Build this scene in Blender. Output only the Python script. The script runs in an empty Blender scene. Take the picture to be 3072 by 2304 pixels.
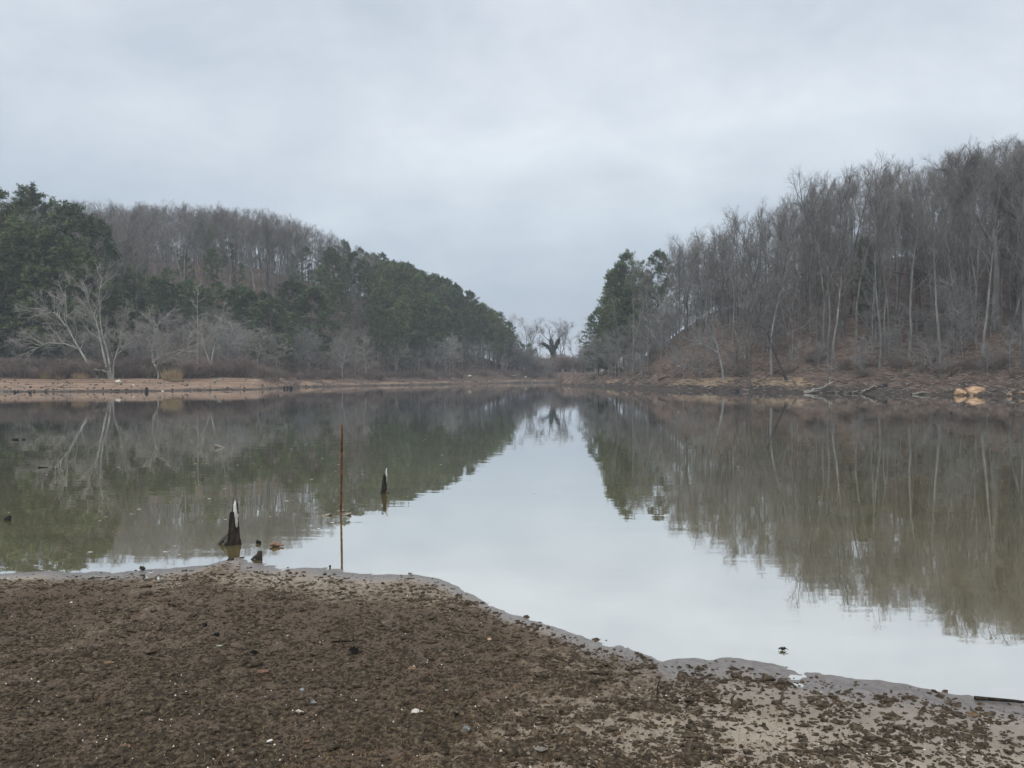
import bpy, math, random
import numpy as np
rng = np.random.default_rng(7); random.seed(7)
scn = bpy.context.scene; COL = scn.collection
PI = math.pi
# ---------------------------------------------------------------- camera
CAMH = 1.6
cam_d = bpy.data.cameras.new("camera"); cam = bpy.data.objects.new("camera", cam_d); COL.objects.link(cam)
cam.location = (0, 0, CAMH); cam.rotation_euler = (math.radians(90 - 0.6), 0, 0)
cam_d.sensor_width = 36; cam_d.lens = 27.04; cam_d.clip_start = 0.05; cam_d.clip_end = 20000
scn.camera = cam
# ---------------------------------------------------------------- sky, sun, exposure
world = bpy.data.worlds.new("World"); scn.world = world; world.use_nodes = True
SUN_EL, SUN_AZ = math.radians(48), math.radians(200)
class NT:
    def __init__(s, tree): s.t = tree; tree.nodes.clear()
    def n(s, typ, **kw):
        nd = s.t.nodes.new(typ)
        for k, v in kw.items():
            if k.startswith('_'): setattr(nd, k[1:], v)
            else:
                key = int(k[1:]) if k[0] == 'i' and k[1:].isdigit() else k.replace('__', ' ')
                s.put(nd.inputs[key], v)
        return nd
    def put(s, sock, v):
        if isinstance(v, bpy.types.NodeSocket): s.t.links.new(v, sock)
        elif isinstance(v, bpy.types.Node): s.t.links.new(v.outputs[0], sock)
        else: sock.default_value = (v + (1,) if isinstance(v, tuple) and len(v) == 3 and sock.type == 'RGBA' else v)
    def math(s, op, a, b=0.0, c=None, clamp=False):
        nd = s.t.nodes.new('ShaderNodeMath'); nd.operation = op; nd.use_clamp = clamp
        s.put(nd.inputs[0], a); s.put(nd.inputs[1], b)
        if c is not None: s.put(nd.inputs[2], c)
        return nd.outputs[0]
    def ramp(s, fac, stops, interp='LINEAR'):
        nd = s.t.nodes.new('ShaderNodeValToRGB'); s.put(nd.inputs[0], fac); cr = nd.color_ramp; cr.interpolation = interp
        while len(cr.elements) < len(stops): cr.elements.new(0.5)
        for e, (p, c) in zip(cr.elements, stops):
            e.position = p; e.color = (c if isinstance(c, tuple) else (c, c, c)) + (1,)
        return nd.outputs[0]
    def mix(s, fac, a, b, mode='MIX'):
        nd = s.t.nodes.new('ShaderNodeMix'); nd.data_type = 'RGBA'; nd.blend_type = mode
        s.put(nd.inputs[0], fac); s.put(nd.inputs[6], a); s.put(nd.inputs[7], b); return nd.outputs[2]
    def noise(s, vec, scale, detail=3, rough=0.5, dist=0.0):
        nd = s.t.nodes.new('ShaderNodeTexNoise'); s.put(nd.inputs['Vector'], vec)
        nd.inputs['Scale'].default_value = scale; nd.inputs['Detail'].default_value = detail
        nd.inputs['Roughness'].default_value = rough; nd.inputs['Distortion'].default_value = dist
        return nd.outputs[0]
    def mapping(s, vec, scale=(1, 1, 1), loc=(0, 0, 0), rot=(0, 0, 0)):
        nd = s.t.nodes.new('ShaderNodeMapping'); s.put(nd.inputs[0], vec)
        nd.inputs['Location'].default_value = loc; nd.inputs['Rotation'].default_value = rot; nd.inputs['Scale'].default_value = scale
        return nd.outputs[0]
    def rng(s, v, a, b, c=0.0, d=1.0):
        nd = s.t.nodes.new('ShaderNodeMapRange'); s.put(nd.inputs[0], v)
        for i, q in enumerate((a, b, c, d)): nd.inputs[i + 1].default_value = q
        return nd.outputs[0]
W = NT(world.node_tree)
sky = W.n('ShaderNodeTexSky', _sky_type='NISHITA', _sun_disc=False, _sun_elevation=SUN_EL, _sun_rotation=SUN_AZ,
          _air_density=1.2, _dust_density=3.0)
tc = W.n('ShaderNodeTexCoord').outputs['Generated']
sep = W.n('ShaderNodeSeparateXYZ', i0=tc); z = W.math('MAXIMUM', sep.outputs[2], 0.0)
den = W.math('ADD', z, 0.30)
px_ = W.math('DIVIDE', sep.outputs[0], den); py_ = W.math('DIVIDE', sep.outputs[1], den)
pl = W.n('ShaderNodeCombineXYZ', i0=px_, i1=py_).outputs[0]
c1 = W.noise(W.mapping(pl, (0.75, 1.0, 1), (3.1, 1.7, 0), (0, 0, 0.35)), 1.3, 7, 0.55, 0.3)
c2 = W.noise(W.mapping(tc, (1, 1, 1.7), (9.1, 4.7, 0), (0, .35, 0)), 5.5, 6, 0.58, 0.4)
cl = W.math('ADD', W.math('MULTIPLY', c1, 0.62), W.math('MULTIPLY', c2, 0.38))
cl = W.rng(cl, 0.36, 0.64)
base = W.ramp(z, [(0.0, (0.49, 0.565, 0.635)), (0.07, (0.425, 0.50, 0.58)), (0.16, (0.455, 0.53, 0.61)),
                  (0.30, (0.63, 0.69, 0.755)), (0.46, (0.56, 0.615, 0.685)), (0.7, (0.92, 0.93, 0.95)), (1.0, (1.32, 1.32, 1.31))])
cloud = W.mix(1.0, base, W.ramp(cl, [(0, (0.81, 0.83, 0.865)), (0.5, (0.97, 0.97, 0.975)), (1, (1.15, 1.135, 1.10))]), 'MULTIPLY')
cloud10 = W.mix(1.0, cloud, (10.0, 10.0, 10.0), 'MULTIPLY')
skymix = W.mix(0.96, sky.outputs[0], cloud10)
bg = W.n('ShaderNodeBackground', Color=skymix, Strength=0.1)
W.n('ShaderNodeOutputWorld', Surface=bg)
sun_d = bpy.data.lights.new("sun", 'SUN'); sun_d.energy = 1.1; sun_d.angle = math.radians(25); sun_d.color = (1, .97, .92)
sun = bpy.data.objects.new("sun", sun_d); COL.objects.link(sun)
sun.rotation_euler = (PI / 2 - SUN_EL, 0, PI - SUN_AZ)
vs = scn.view_settings; vs.view_transform = 'Standard'; vs.look = 'None'; vs.exposure = 0.25; vs.gamma = 1.0; vs.use_curve_mapping = False
cy = scn.cycles; cy.max_bounces = 5; cy.diffuse_bounces = 2; cy.glossy_bounces = 2; cy.transparent_max_bounces = 8
cy.volume_bounces = 1; cy.caustics_reflective = False; cy.caustics_refractive = False; cy.use_denoising = True; cy.denoising_prefilter = 'ACCURATE'; cy.denoising_input_passes = 'RGB_ALBEDO_NORMAL'

# ---------------------------------------------------------------- geometry of the place
F, CX, HY = 2308.0, 1536.0, 1128.0            # focal length, centre column, horizon row of the 3072 px photo
def gp(px, py, zz=0.0):                         # ground point under a sight line
    y = (CAMH - zz) * F / (py - HY); return ((px - CX) / F * y, y)
def lerp(x, xs, ys): return np.interp(x, xs, ys)
def T(px): return (np.asarray(px, float) - CX) / F
SH_T = T([-1800, 0, 450, 770, 900, 1300, 1500, 1600, 1668, 1684, 1765, 1990, 2206, 2423, 2863, 3068, 3400, 4800])
SH_D = [70, 77, 80, 90, 109, 137, 165, 178, 178, 133, 119, 88, 79, 72, 64, 59, 52, 36]
CR_T = T([-1800, -300, 450, 700, 860, 1100, 1200, 1300, 1400, 1480, 1560, 1640, 1780, 1850, 1931, 2043, 2150, 2280, 2350, 2550, 2700, 2900, 3072, 3400, 4800])
CR_D = [190, 200, 220, 220, 215, 205, 200, 195, 195, 195, 200, 200, 190, 150, 128, 118, 115, 112, 112, 115, 115, 118, 118, 118, 100]
CR_Y = [820, 815, 803, 800, 835, 894, 950, 1010, 1050, 1085, 1110, 1119, 1117, 1112, 1070, 990, 935, 905, 880, 805, 790, 758, 738, 700, 640]
def vnoise(x, y, s, seed=0):
    x = np.asarray(x, float) / s + seed * 17.3; y = np.asarray(y, float) / s + seed * 9.1
    xi = np.floor(x); yi = np.floor(y); fx = x - xi; fy = y - yi
    fx = fx * fx * (3 - 2 * fx); fy = fy * fy * (3 - 2 * fy)
    def h(a, b):
        q = np.sin(a * 127.1 + b * 311.7 + seed * 74.7) * 43758.5453; return q - np.floor(q)
    return (h(xi, yi) * (1 - fx) + h(xi + 1, yi) * fx) * (1 - fy) + (h(xi, yi + 1) * (1 - fx) + h(xi + 1, yi + 1) * fx) * fy
def fbm(x, y, s, seed=0, o=4):
    return sum(vnoise(x, y, s / 2 ** i, seed + i) / 2 ** i for i in range(o)) / sum(1 / 2 ** i for i in range(o))
def sstep(a, b, v): v = np.clip((v - a) / (b - a), 0, 1); return v * v * (3 - 2 * v)
def far_z(x, y):
    x = np.asarray(x, float); y = np.maximum(np.asarray(y, float), 1e-3); t = np.clip(x / y, -1.4, 1.4)
    Ds = lerp(t, SH_T, SH_D) + (fbm(x, y, 9, 3) - 0.5) * 3.0
    Dc = lerp(t, CR_T, CR_D); zc = CAMH + (HY - lerp(t, CR_T, CR_Y)) / F * Dc
    d = y - Ds; left = sstep(-0.02, -0.14, t); right = sstep(0.08, 0.14, t)
    beach = left * (0.17 * np.clip(d, 0, 7.5) + 0.04 * np.clip(d - 7.5, 0, 14)) + right * (0.30 * np.clip(d, 0, 3) + 0.10 * np.clip(d - 3, 0, 6)) \
        + (1 - left - right) * (0.22 * np.clip(d, 0, 9))
    st = left * 17 + right * 3 + (1 - left - right) * 9
    u = np.clip((d - st) / np.maximum(Dc - Ds - st, 5), 0, 1)
    us = np.sin(u * PI / 2) ** 1.25
    zz = beach + np.maximum(zc - beach, 0) * us
    back = sstep(0, 1, (y - Dc) / 140.0)
    zz = zz * (1 - 0.45 * back * (y > Dc)) + (fbm(x, y, 14, 5) - 0.5) * 2.2 * np.clip(u * 3, 0, 1) + (fbm(x, y, 2.4, 8) - .5) * 0.28 * np.clip(d / 3, 0, 1)
    zz = np.where(y > 420, zz * (1 - sstep(420, 700, y)) + 2.0 * sstep(420, 700, y), zz)
    ridge = 17 * np.exp(-((y - 780) / 90.0) ** 2) * (0.7 + 0.6 * fbm(x, y, 220, 21, 3)); ridge = np.where(y > 500, ridge, 0)
    zz = zz + ridge
    return np.where(d < 0, np.maximum(0.12 * d, -2.5), np.maximum(zz, 0.02 * np.minimum(d, 5)))
def fz(x, y): return float(far_z(np.array([x]), np.array([y]))[0])

NS = [(0,1722),(135,1717),(353,1717),(529,1708),(617,1700),(664,1686),(711,1674),(764,1690),(852,1700),(1023,1714),(1117,1728),
      (1234,1719),(1305,1736),(1404,1781),(1527,1838),(1672,1884),(1761,1922),(1880,1940),(1994,1995),(2087,1984),(2200,1988),(2417,2022),(2673,2064),(2929,2090),(3072,2106)]
_p = [gp(*q) for q in NS]
NX = [-60, -14] + [a for a, b in _p] + [6, 14, 60]; NY = [13, 7.2] + [b for a, b in _p] + [3.0, 1.5, -6]
def near_z(x, y, fine=True):
    x = np.asarray(x, float); y = np.asarray(y, float)
    ys = lerp(x, NX, NY) + (fbm(x, y * .4, 0.35, 31, 5) - .5) * 0.2
    d = ys - y
    zz = np.where(d > 0, 0.022 * np.minimum(d, 30) + 0.004 * np.clip(d, 0, .3), 0.045 * np.maximum(d, -14))
    a = np.clip(d * 2.2 + 0.1, 0.04, 1)
    zz = zz + (fbm(x, y, 0.5, 40, 2) - .5) * 0.02 * a
    if fine:
        n = fbm(x, y, 0.075, 44, 4); zz = zz + a * (0.016 * (n - .5) + 0.012 * np.clip(n - .52, 0, 1) * 3)
    return zz
def nz(x, y): return float(near_z(np.array([x]), np.array([y]))[0])

# ---------------------------------------------------------------- materials
def mat(name):
    m = bpy.data.materials.new(name); m.use_nodes = True; return m, NT(m.node_tree)
def out(N, sh, disp=None):
    N.n('ShaderNodeOutputMaterial', Surface=sh)
def bump(N, h, strength, dist):
    b = N.n('ShaderNodeBump', Height=h); b.inputs['Strength'].default_value = strength; b.inputs['Distance'].default_value = dist; return b.outputs[0]
def simple(name, stops, scale=6, rough=0.85, detail=5, vary=0.0, bmp=0.0, stretch=(1, 1, 1), spec=0.3):
    m, N = mat(name); co = N.n('ShaderNodeTexCoord').outputs['Object']
    f = N.noise(N.mapping(co, stretch), scale, detail, 0.6)
    f = N.rng(f, 0.3, 0.7)
    c = N.ramp(f, stops)
    if vary:
        r = N.n('ShaderNodeObjectInfo').outputs['Random']
        v = N.n('ShaderNodeHueSaturation', Color=c)
        N.put(v.inputs['Value'], N.rng(r, 0, 1, 1 - vary, 1 + vary))
        N.put(v.inputs['Hue'], N.rng(N.math('FRACT', N.math('MULTIPLY', r, 7.31)), 0, 1, 0.485, 0.515)); c = v.outputs[0]
    p = N.n('ShaderNodeBsdfPrincipled', Base__Color=c, Roughness=rough); p.inputs['Specular IOR Level'].default_value = spec
    if bmp: N.put(p.inputs['Normal'], bump(N, f, bmp, 0.02))
    out(N, p); return m
M_bark = simple("bark_grey", [(0, (0.075, 0.070, 0.065)), (.5, (0.151, 0.146, 0.138)), (1, (0.270, 0.270, 0.258))], 2.5, vary=.45, stretch=(1, 1, .25))
M_darkbark = simple("dark_bark", [(0, (0.03, 0.025, 0.02)), (1, (0.085, 0.072, 0.06))], 2.5, stretch=(1, 1, .25))
M_twig = simple("twigs_grey", [(0, (0.119, 0.111, 0.106)), (1, (0.239, 0.227, 0.217))], .5, vary=.3)
M_palebark = simple("pale_bark", [(0, (0.17, 0.17, 0.145)), (.55, (0.32, 0.32, 0.28)), (1, (0.48, 0.48, 0.43))], 2.0, vary=.1, stretch=(1, 1, .4))
M_paletwig = simple("pale_twigs", [(0, (0.22, 0.205, 0.18)), (1, (0.36, 0.34, 0.31))], .6, vary=.15)
M_midbark = simple("sapling_bark", [(0, (0.151, 0.149, 0.143)), (1, (0.339, 0.344, 0.336))], 2.0, vary=.35, stretch=(1, 1, .4))
M_midtwig = simple("sapling_twigs", [(0, (0.157, 0.151, 0.143)), (1, (0.295, 0.290, 0.279))], .6, vary=.3)
M_pinebark = simple("pine_bark", [(0, (0.095, 0.070, 0.061)), (1, (0.230, 0.176, 0.149))], 3.0, vary=.25, stretch=(1, 1, .3))
M_needle = simple("pine_needles", [(0, (0.026, 0.048, 0.022)), (.5, (0.078, 0.118, 0.050)), (1, (0.20, 0.24, 0.105))], .9, vary=.38, rough=.7)
M_ivy = simple("ivy_leaves", [(0, (0.012, 0.03, 0.015)), (1, (0.035, 0.065, 0.03))], 3, rough=.5)
M_shrub = simple("shrub_twigs", [(0, (0.115, 0.089, 0.078)), (1, (0.257, 0.209, 0.182))], .8, vary=.3)
M_dry = simple("dry_grass", [(0, (0.30, 0.22, 0.12)), (1, (0.52, 0.42, 0.25))], 2, vary=.2)
M_wood_white = simple("bleached_wood", [(0, (0.42, 0.39, 0.34)), (.5, (0.70, 0.67, 0.62)), (1, (0.86, 0.85, 0.82))], 30, bmp=.5, stretch=(1, 1, .25))
M_wood_grey = simple("driftwood", [(0, (0.16, 0.145, 0.125)), (1, (0.42, 0.39, 0.34))], 3, vary=.3, stretch=(1, 1, .4))
M_wood_dark = simple("rotten_wood", [(0, (0.006, 0.005, 0.005)), (.5, (0.022, 0.018, 0.015)), (1, (0.075, 0.052, 0.038))], 28, bmp=1.0, stretch=(1, 1, .2), rough=.75)
M_stumpbase = simple("muddy_wood", [(0, (0.03, 0.028, 0.026)), (1, (0.13, 0.12, 0.105))], 25, bmp=.8)
M_rust = simple("rusty_iron", [(0, (0.03, 0.013, 0.009)), (.45, (0.13, 0.045, 0.02)), (1, (0.27, 0.10, 0.045))], 30, bmp=.7, rough=.9, stretch=(1, 1, .6))
M_stone = simple("lake_stone", [(0, (0.12, 0.11, 0.095)), (1, (0.38, 0.35, 0.30))], 25, bmp=.8)
M_sandstone = simple("sandstone", [(0, (0.10, 0.065, 0.045)), (.4, (0.42, 0.27, 0.16)), (1, (0.66, 0.47, 0.30))], 3.5, bmp=.9, stretch=(1, 1, 2.5))
M_leafdead = simple("dead_leaf", [(0, (0.12, 0.068, 0.042)), (1, (0.36, 0.25, 0.165))], 40, vary=.2, bmp=.3)
M_shell = simple("bleached_shell", [(0, (0.42, 0.38, 0.32)), (1, (0.80, 0.77, 0.70))], 50, vary=.1)
M_bluestone = simple("blue_grey_stone", [(0, (0.14, 0.16, 0.17)), (1, (0.32, 0.35, 0.36))], 30)
M_black = simple("black_rot", [(0, (0.004, 0.004, 0.005)), (1, (0.02, 0.018, 0.017))], 30, bmp=.6)
M_lichen = simple("pale_lichen", [(0, (0.30, 0.34, 0.26)), (1, (0.55, 0.60, 0.50))], 40)
M_clod = simple("dark_crust", [(0, (0.018, 0.013, 0.008)), (.5, (0.058, 0.043, 0.027)), (1, (0.17, 0.132, 0.088))], 38, detail=4, bmp=.6)
M_straw = simple("dead_sprigs", [(0, (0.10, 0.06, 0.032)), (.6, (0.22, 0.14, 0.075)), (1, (0.42, 0.31, 0.19))], 9)
M_orange = simple("rusty_moss", [(0, (0.16, 0.06, 0.025)), (1, (0.30, 0.13, 0.05))], 9)

# hills ground: leaf litter, clay beach on the left, dark mud band at the waterline
def hill_mat():
    m, N = mat("hill_ground"); geo = N.n('ShaderNodeNewGeometry').outputs['Position']
    sp = N.n('ShaderNodeSeparateXYZ', i0=geo)
    fine = N.noise(geo, 1.6, 6, .7); mid = N.noise(geo, .22, 4, .55)
    lit = N.ramp(N.rng(fine, .3, .7), [(0, (0.05, 0.036, 0.030)), (.5, (0.118, 0.086, 0.070)), (1, (0.22, 0.17, 0.14))])
    lit = N.mix(N.rng(mid, .45, .65), lit, N.ramp(fine, [(0.3, (0.06, 0.045, 0.036)), (.7, (0.15, 0.115, 0.09))]))
    at = N.n('ShaderNodeAttribute', _attribute_name='zone'); zs = N.n('ShaderNodeSeparateColor', i0=at.outputs['Color'])
    st = N.noise(N.mapping(geo, (.05, .22, 13.0)), 1.0, 5, .62)
    clay = N.ramp(N.rng(st, .3, .7), [(0, (0.10, 0.07, 0.05)), (.35, (0.21, 0.145, 0.105)), (.7, (0.32, 0.225, 0.165)), (1, (0.46, 0.36, 0.26))])
    mud = N.ramp(N.rng(fine, .3, .7), [(0, (0.03, 0.026, 0.023)), (1, (0.10, 0.082, 0.07))])
    tan = N.ramp(N.rng(fine, .3, .7), [(0, (0.18, 0.13, 0.09)), (1, (0.32, 0.24, 0.165))])
    def edge(a): return N.rng(N.math('ADD', a, N.math('MULTIPLY', N.math('SUBTRACT', mid, .5), 1.2)), .42, .58)
    c = N.mix(edge(zs.outputs[0]), lit, clay); c = N.mix(edge(zs.outputs[2]), c, tan); c = N.mix(edge(zs.outputs[1]), c, mud)
    p = N.n('ShaderNodeBsdfPrincipled', Base__Color=c, Roughness=.95, Normal=bump(N, fine, .8, .15)); p.inputs['Specular IOR Level'].default_value = .1
    out(N, p); return m
def mud_mat():
    m, N = mat("mud"); geo = N.n('ShaderNodeNewGeometry').outputs['Position']
    at = N.n('ShaderNodeAttribute', _attribute_name='zone'); zs = N.n('ShaderNodeSeparateColor', i0=at.outputs['Color'])
    wet, crust = zs.outputs[0], zs.outputs[1]
    f1 = N.noise(N.mapping(geo, (1, .8, 1)), 26, 6, .62); f2 = N.noise(geo, 90, 4, .6); f0 = N.noise(geo, 3.2, 3, .5)
    silt = N.ramp(N.rng(N.math('ADD', N.math('MULTIPLY', f0, .6), N.math('MULTIPLY', f2, .4)), .35, .65), [(0, (0.225, 0.19, 0.15)), (1, (0.36, 0.315, 0.26))])
    silt = N.mix(N.rng(crust, .35, .62), silt, N.ramp(f2, [(.3, (0.125, 0.096, 0.064)), (.7, (0.25, 0.20, 0.145))]))
    silt = N.mix(wet, silt, N.ramp(f1, [(.3, (0.105, 0.092, 0.084)), (.7, (0.20, 0.18, 0.168))]))
    dark = N.ramp(N.rng(f2, .3, .7), [(0, (0.045, 0.032, 0.023)), (1, (0.15, 0.115, 0.085))])
    thr = N.math('ADD', N.math('SUBTRACT', f1, .5), N.math('SUBTRACT', N.math('MULTIPLY', crust, 1.0), .5))
    k = N.rng(thr, -.12, .12)
    c = N.mix(k, silt, dark)
    rough = N.math('SUBTRACT', .92, N.math('MULTIPLY', wet, .62))
    h = N.math('ADD', N.math('MULTIPLY', f1, .6), N.math('MULTIPLY', f2, .4))
    b = N.n('ShaderNodeBump', Height=h, Distance=.016); N.put(b.inputs['Strength'], N.math('SUBTRACT', .8, N.math('MULTIPLY', wet, .35)))
    p = N.n('ShaderNodeBsdfPrincipled', Base__Color=c, Roughness=rough, Normal=b.outputs[0])
    N.put(p.inputs['Specular IOR Level'], N.math('ADD', .15, N.math('MULTIPLY', wet, .75)))
    out(N, p); return m
def water_mat():
    m, N = mat("lake_water"); geo = N.n('ShaderNodeNewGeometry').outputs['Position']
    sp = N.n('ShaderNodeSeparateXYZ', i0=geo); y = sp.outputs[1]
    w1 = N.noise(N.mapping(geo, (.35, 1, 1)), 1.5, 3, .5, .3); w2 = N.noise(N.mapping(geo, (.5, 1, 1), rot=(0, 0, .2)), 7, 2, .5)
    patch = N.rng(N.noise(N.mapping(geo, (.5, 1, 1)), .13, 3, .5), .42, .62)
    h = N.math('ADD', N.math('MULTIPLY', w1, .0035), N.math('MULTIPLY', N.math('MULTIPLY', w2, .0010), patch))
    b = N.n('ShaderNodeBump', Height=h, Strength=.55, Distance=1.0)
    bed = N.noise(N.mapping(geo, (.5, 1, 1)), 1.1, 5, .65)
    near = N.ramp(N.rng(bed, .3, .7), [(0, (0.20, 0.165, 0.045)), (1, (0.36, 0.30, 0.12))])
    deep = N.ramp(N.rng(bed, .3, .7), [(0, (0.11, 0.115, 0.028)), (1, (0.22, 0.21, 0.06))])
    c = N.mix(N.rng(y, 6, 26), near, deep)
    c = N.mix(N.rng(y, 22, 60), c, (0.05, 0.055, 0.045))
    dif = N.n('ShaderNodeBsdfDiffuse', Color=c); gl = N.n('ShaderNodeBsdfGlossy', Color=(.97, .98, .99), Roughness=.012, Normal=b.outputs[0])
    fr = N.n('ShaderNodeFresnel', IOR=1.33, Normal=b.outputs[0]).outputs[0]
    fac = N.rng(fr, 0.05, 0.75, 0.75, 0.985)
    out(N, N.n('ShaderNodeMixShader', i0=fac, i1=dif, i2=gl)); return m

# ---------------------------------------------------------------- mesh helpers
def mesh_from(name, V, faces_list, mats=None):
    """faces_list: list of int arrays (n,3) or (n,4)"""
    me = bpy.data.meshes.new(name); V = np.asarray(V, np.float32)
    me.vertices.add(len(V)); me.vertices.foreach_set('co', V.ravel())
    lv = np.concatenate([f.ravel() for f in faces_list]).astype(np.int32)
    ls = np.concatenate([np.full(len(f), f.shape[1], np.int32) for f in faces_list])
    me.loops.add(len(lv)); me.loops.foreach_set('vertex_index', lv)
    me.polygons.add(len(ls)); st = np.concatenate([[0], np.cumsum(ls)[:-1]]).astype(np.int32)
    me.polygons.foreach_set('loop_start', st)
    me.update(calc_edges=True)
    return me
def grid_mesh(name, xs, ys, Z, XY=None):
    ny, nx = Z.shape
    X, Y = XY if XY is not None else np.meshgrid(xs, ys)
    V = np.stack([X, Y, Z], -1).reshape(-1, 3)
    i = np.arange((ny - 1) * (nx - 1)); r = i // (nx - 1); c = i % (nx - 1); a = r * nx + c
    me = mesh_from(name, V, [np.stack([a, a + 1, a + nx + 1, a + nx], 1)])
    me.polygons.foreach_set('use_smooth', np.ones(len(me.polygons), bool)); return me
def set_zone(me, rgb):
    ca = me.color_attributes.new('zone', 'FLOAT_COLOR', 'POINT')
    a = np.ones((len(me.vertices), 4), np.float32); a[:, :3] = rgb; ca.data.foreach_set('color', a.ravel())
class MB:
    def __init__(s): s.v = []; s.f3 = []; s.f4 = []; s.n = 0
    def add(s, V, F3=None, F4=None):
        if F3 is not None and len(F3): s.f3.append(F3 + s.n)
        if F4 is not None and len(F4): s.f4.append(F4 + s.n)
        s.v.append(V); s.n += len(V)
    def tubes(s, P, R, k=3):
        """P (B,n,3), R (B,n): batch of tapering tubes; last ring closes to a point"""
        B, n, _ = P.shape
        if B == 0: return
        D = np.gradient(P, axis=1); D /= np.linalg.norm(D, axis=2, keepdims=True) + 1e-9
        up = np.where(np.abs(D[..., 2:3]) > .9, np.array([1., 0, 0]), np.array([0, 0, 1.]))
        A = np.cross(D, up); A /= np.linalg.norm(A, axis=2, keepdims=True) + 1e-9; C = np.cross(D, A)
        th = np.arange(k) / k * 2 * PI
        ring = P[:, :, None, :] + R[:, :, None, None] * (A[:, :, None, :] * np.cos(th)[:, None] + C[:, :, None, :] * np.sin(th)[:, None])
        V = np.concatenate([ring[:, :-1].reshape(B, -1, 3), P[:, -1:, :]], 1)
        m = (n - 1) * k + 1; F4 = []; F3 = []
        for i in range(n - 2):
            for j in range(k):
                a = i * k + j; b = i * k + (j + 1) % k; F4.append((a, b, b + k, a + k))
        for j in range(k): F3.append(((n - 2) * k + j, (n - 2) * k + (j + 1) % k, m - 1))
        off = (np.arange(B) * m)[:, None, None]
        s.add(V.reshape(-1, 3), (np.array(F3)[None] + off).reshape(-1, 3), (np.array(F4)[None] + off).reshape(-1, 4) if F4 else None)
    def mesh(s, name, smooth=True):
        fl = ([np.concatenate(s.f3)] if s.f3 else []) + ([np.concatenate(s.f4)] if s.f4 else [])
        me = mesh_from(name, np.concatenate(s.v), fl)
        if smooth: me.polygons.foreach_set('use_smooth', np.ones(len(me.polygons), bool))
        return me
def link(name, me, m=None, parent=None, loc=None):
    o = bpy.data.objects.new(name, me); COL.objects.link(o)
    if m is not None and not me.materials: me.materials.append(m)
    if parent is not None: o.parent = parent
    if loc is not None: o.location = loc
    return o
def tag(o, label=None, cat=None, group=None, kind=None):
    if label: o['label'] = label
    if cat: o['category'] = cat
    if group: o['group'] = group
    if kind: o['kind'] = kind
    return o
def empty(name, loc, rz=0.0, sc=1.0):
    o = bpy.data.objects.new(name, None); COL.objects.link(o); o.location = loc; o.rotation_euler = (0, 0, rz)
    o.scale = (sc,) * 3 if not isinstance(sc, tuple) else sc; o.empty_display_size = .1; return o

# ---------------------------------------------------------------- ground, water
def build_ground():
    ts = np.concatenate([np.linspace(-1.4, -.75, 30)[:-1], np.linspace(-.75, .75, 420), np.linspace(.75, 1.4, 30)[1:]])
    ys = np.concatenate([np.linspace(30, 56, 8)[:-1], np.linspace(56, 130, 190)[:-1], np.linspace(130, 230, 110)[:-1], np.linspace(230, 420, 30)[:-1],
                         np.linspace(420, 900, 60)])
    Tm, Ym = np.meshgrid(ts, ys); Xm = Tm * Ym; Z = far_z(Xm, Ym)
    me = grid_mesh('hills', None, None, Z, (Xm, Ym)); x = Xm.ravel(); y = Ym.ravel(); t = Tm.ravel()
    Ds = lerp(t, SH_T, SH_D) + (fbm(x, y, 9, 3) - .5) * 3.0; d = y - Ds
    left = sstep(-.10, -.22, t); rgt = sstep(.05, .1, t); mid = 1 - sstep(-.10, -.22, t) - rgt
    clay = ((.42 * left + .58 * sstep(-.26, -.44, t)) * sstep(11, 8.5, d) + mid * .4 * sstep(5, 2.5, d)) * (d > 0) 
    mud = np.where(d < .5, 1.0, 0.0) * left + (1 - left) * sstep(2.8, .8, d + (fbm(x, y, 3, 71, 3) - .5) * 3.0) * (.62 + .35 * rgt) + (left * .6 * sstep(1.3, .5, d))
    tan = rgt * sstep(1.6, 2.4, d) * sstep(5.2, 3.4, d) * sstep(.50, .62, fbm(x, y, 7, 77, 3)) * 1.1 + (1 - rgt) * sstep(-.44, -.30, t) * .55 * sstep(.8, 1.6, d) * sstep(4.5, 2.5, d)
    set_zone(me, np.stack([clay, mud, tan], 1))
    tag(link('hills', me, hill_mat()), 'wooded hills and banks round the lake covered in reddish leaf litter', kind='structure')
    # near mud flat
    xs = np.concatenate([[-100, -60, -30], np.linspace(-20, -5.2, 50)[:-1], np.linspace(-5.2, 4.4, 600), np.linspace(4.4, 20, 50)[1:], [30, 60, 100]])
    yn = np.concatenate([[-90, -70, -40, -15], np.linspace(-6, 2.7, 60)[:-1], np.linspace(2.7, 7.2, 330)[:-1], np.linspace(7.2, 22, 30), [30, 45]])
    X, Y = np.meshgrid(xs, yn); Z = near_z(X, Y); me = grid_mesh('mud_flat', xs, yn, Z)
    x = X.ravel(); y = Y.ravel(); d = lerp(x, NX, NY) + (fbm(x, y * .4, .35, 31, 5) - .5) * .2 - y
    wet = sstep(.42, .04, d + (fbm(x, y, .25, 50, 3) - .5) * .35) + .45 * sstep(1.0, .3, d + (fbm(x, y, .4, 51, 3) - .5) * .6) * sstep(.2, 1.4, x)
    set_zone(me, np.stack([np.clip(wet, 0, 1), crust(x, y), np.zeros_like(x)], 1))
    tag(link('mud_flat', me, mud_mat()), 'brown exposed mud flat of the drained lake shore', kind='structure')
    V = np.array([[-260, -20, 0], [260, -20, 0], [260, 200, 0], [-260, 200, 0]]); me = mesh_from('water', V, [np.array([[0, 1, 2, 3]])])
    tag(link('water', me, water_mat()), 'still lake water mirroring hills and grey sky', kind='structure')
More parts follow.
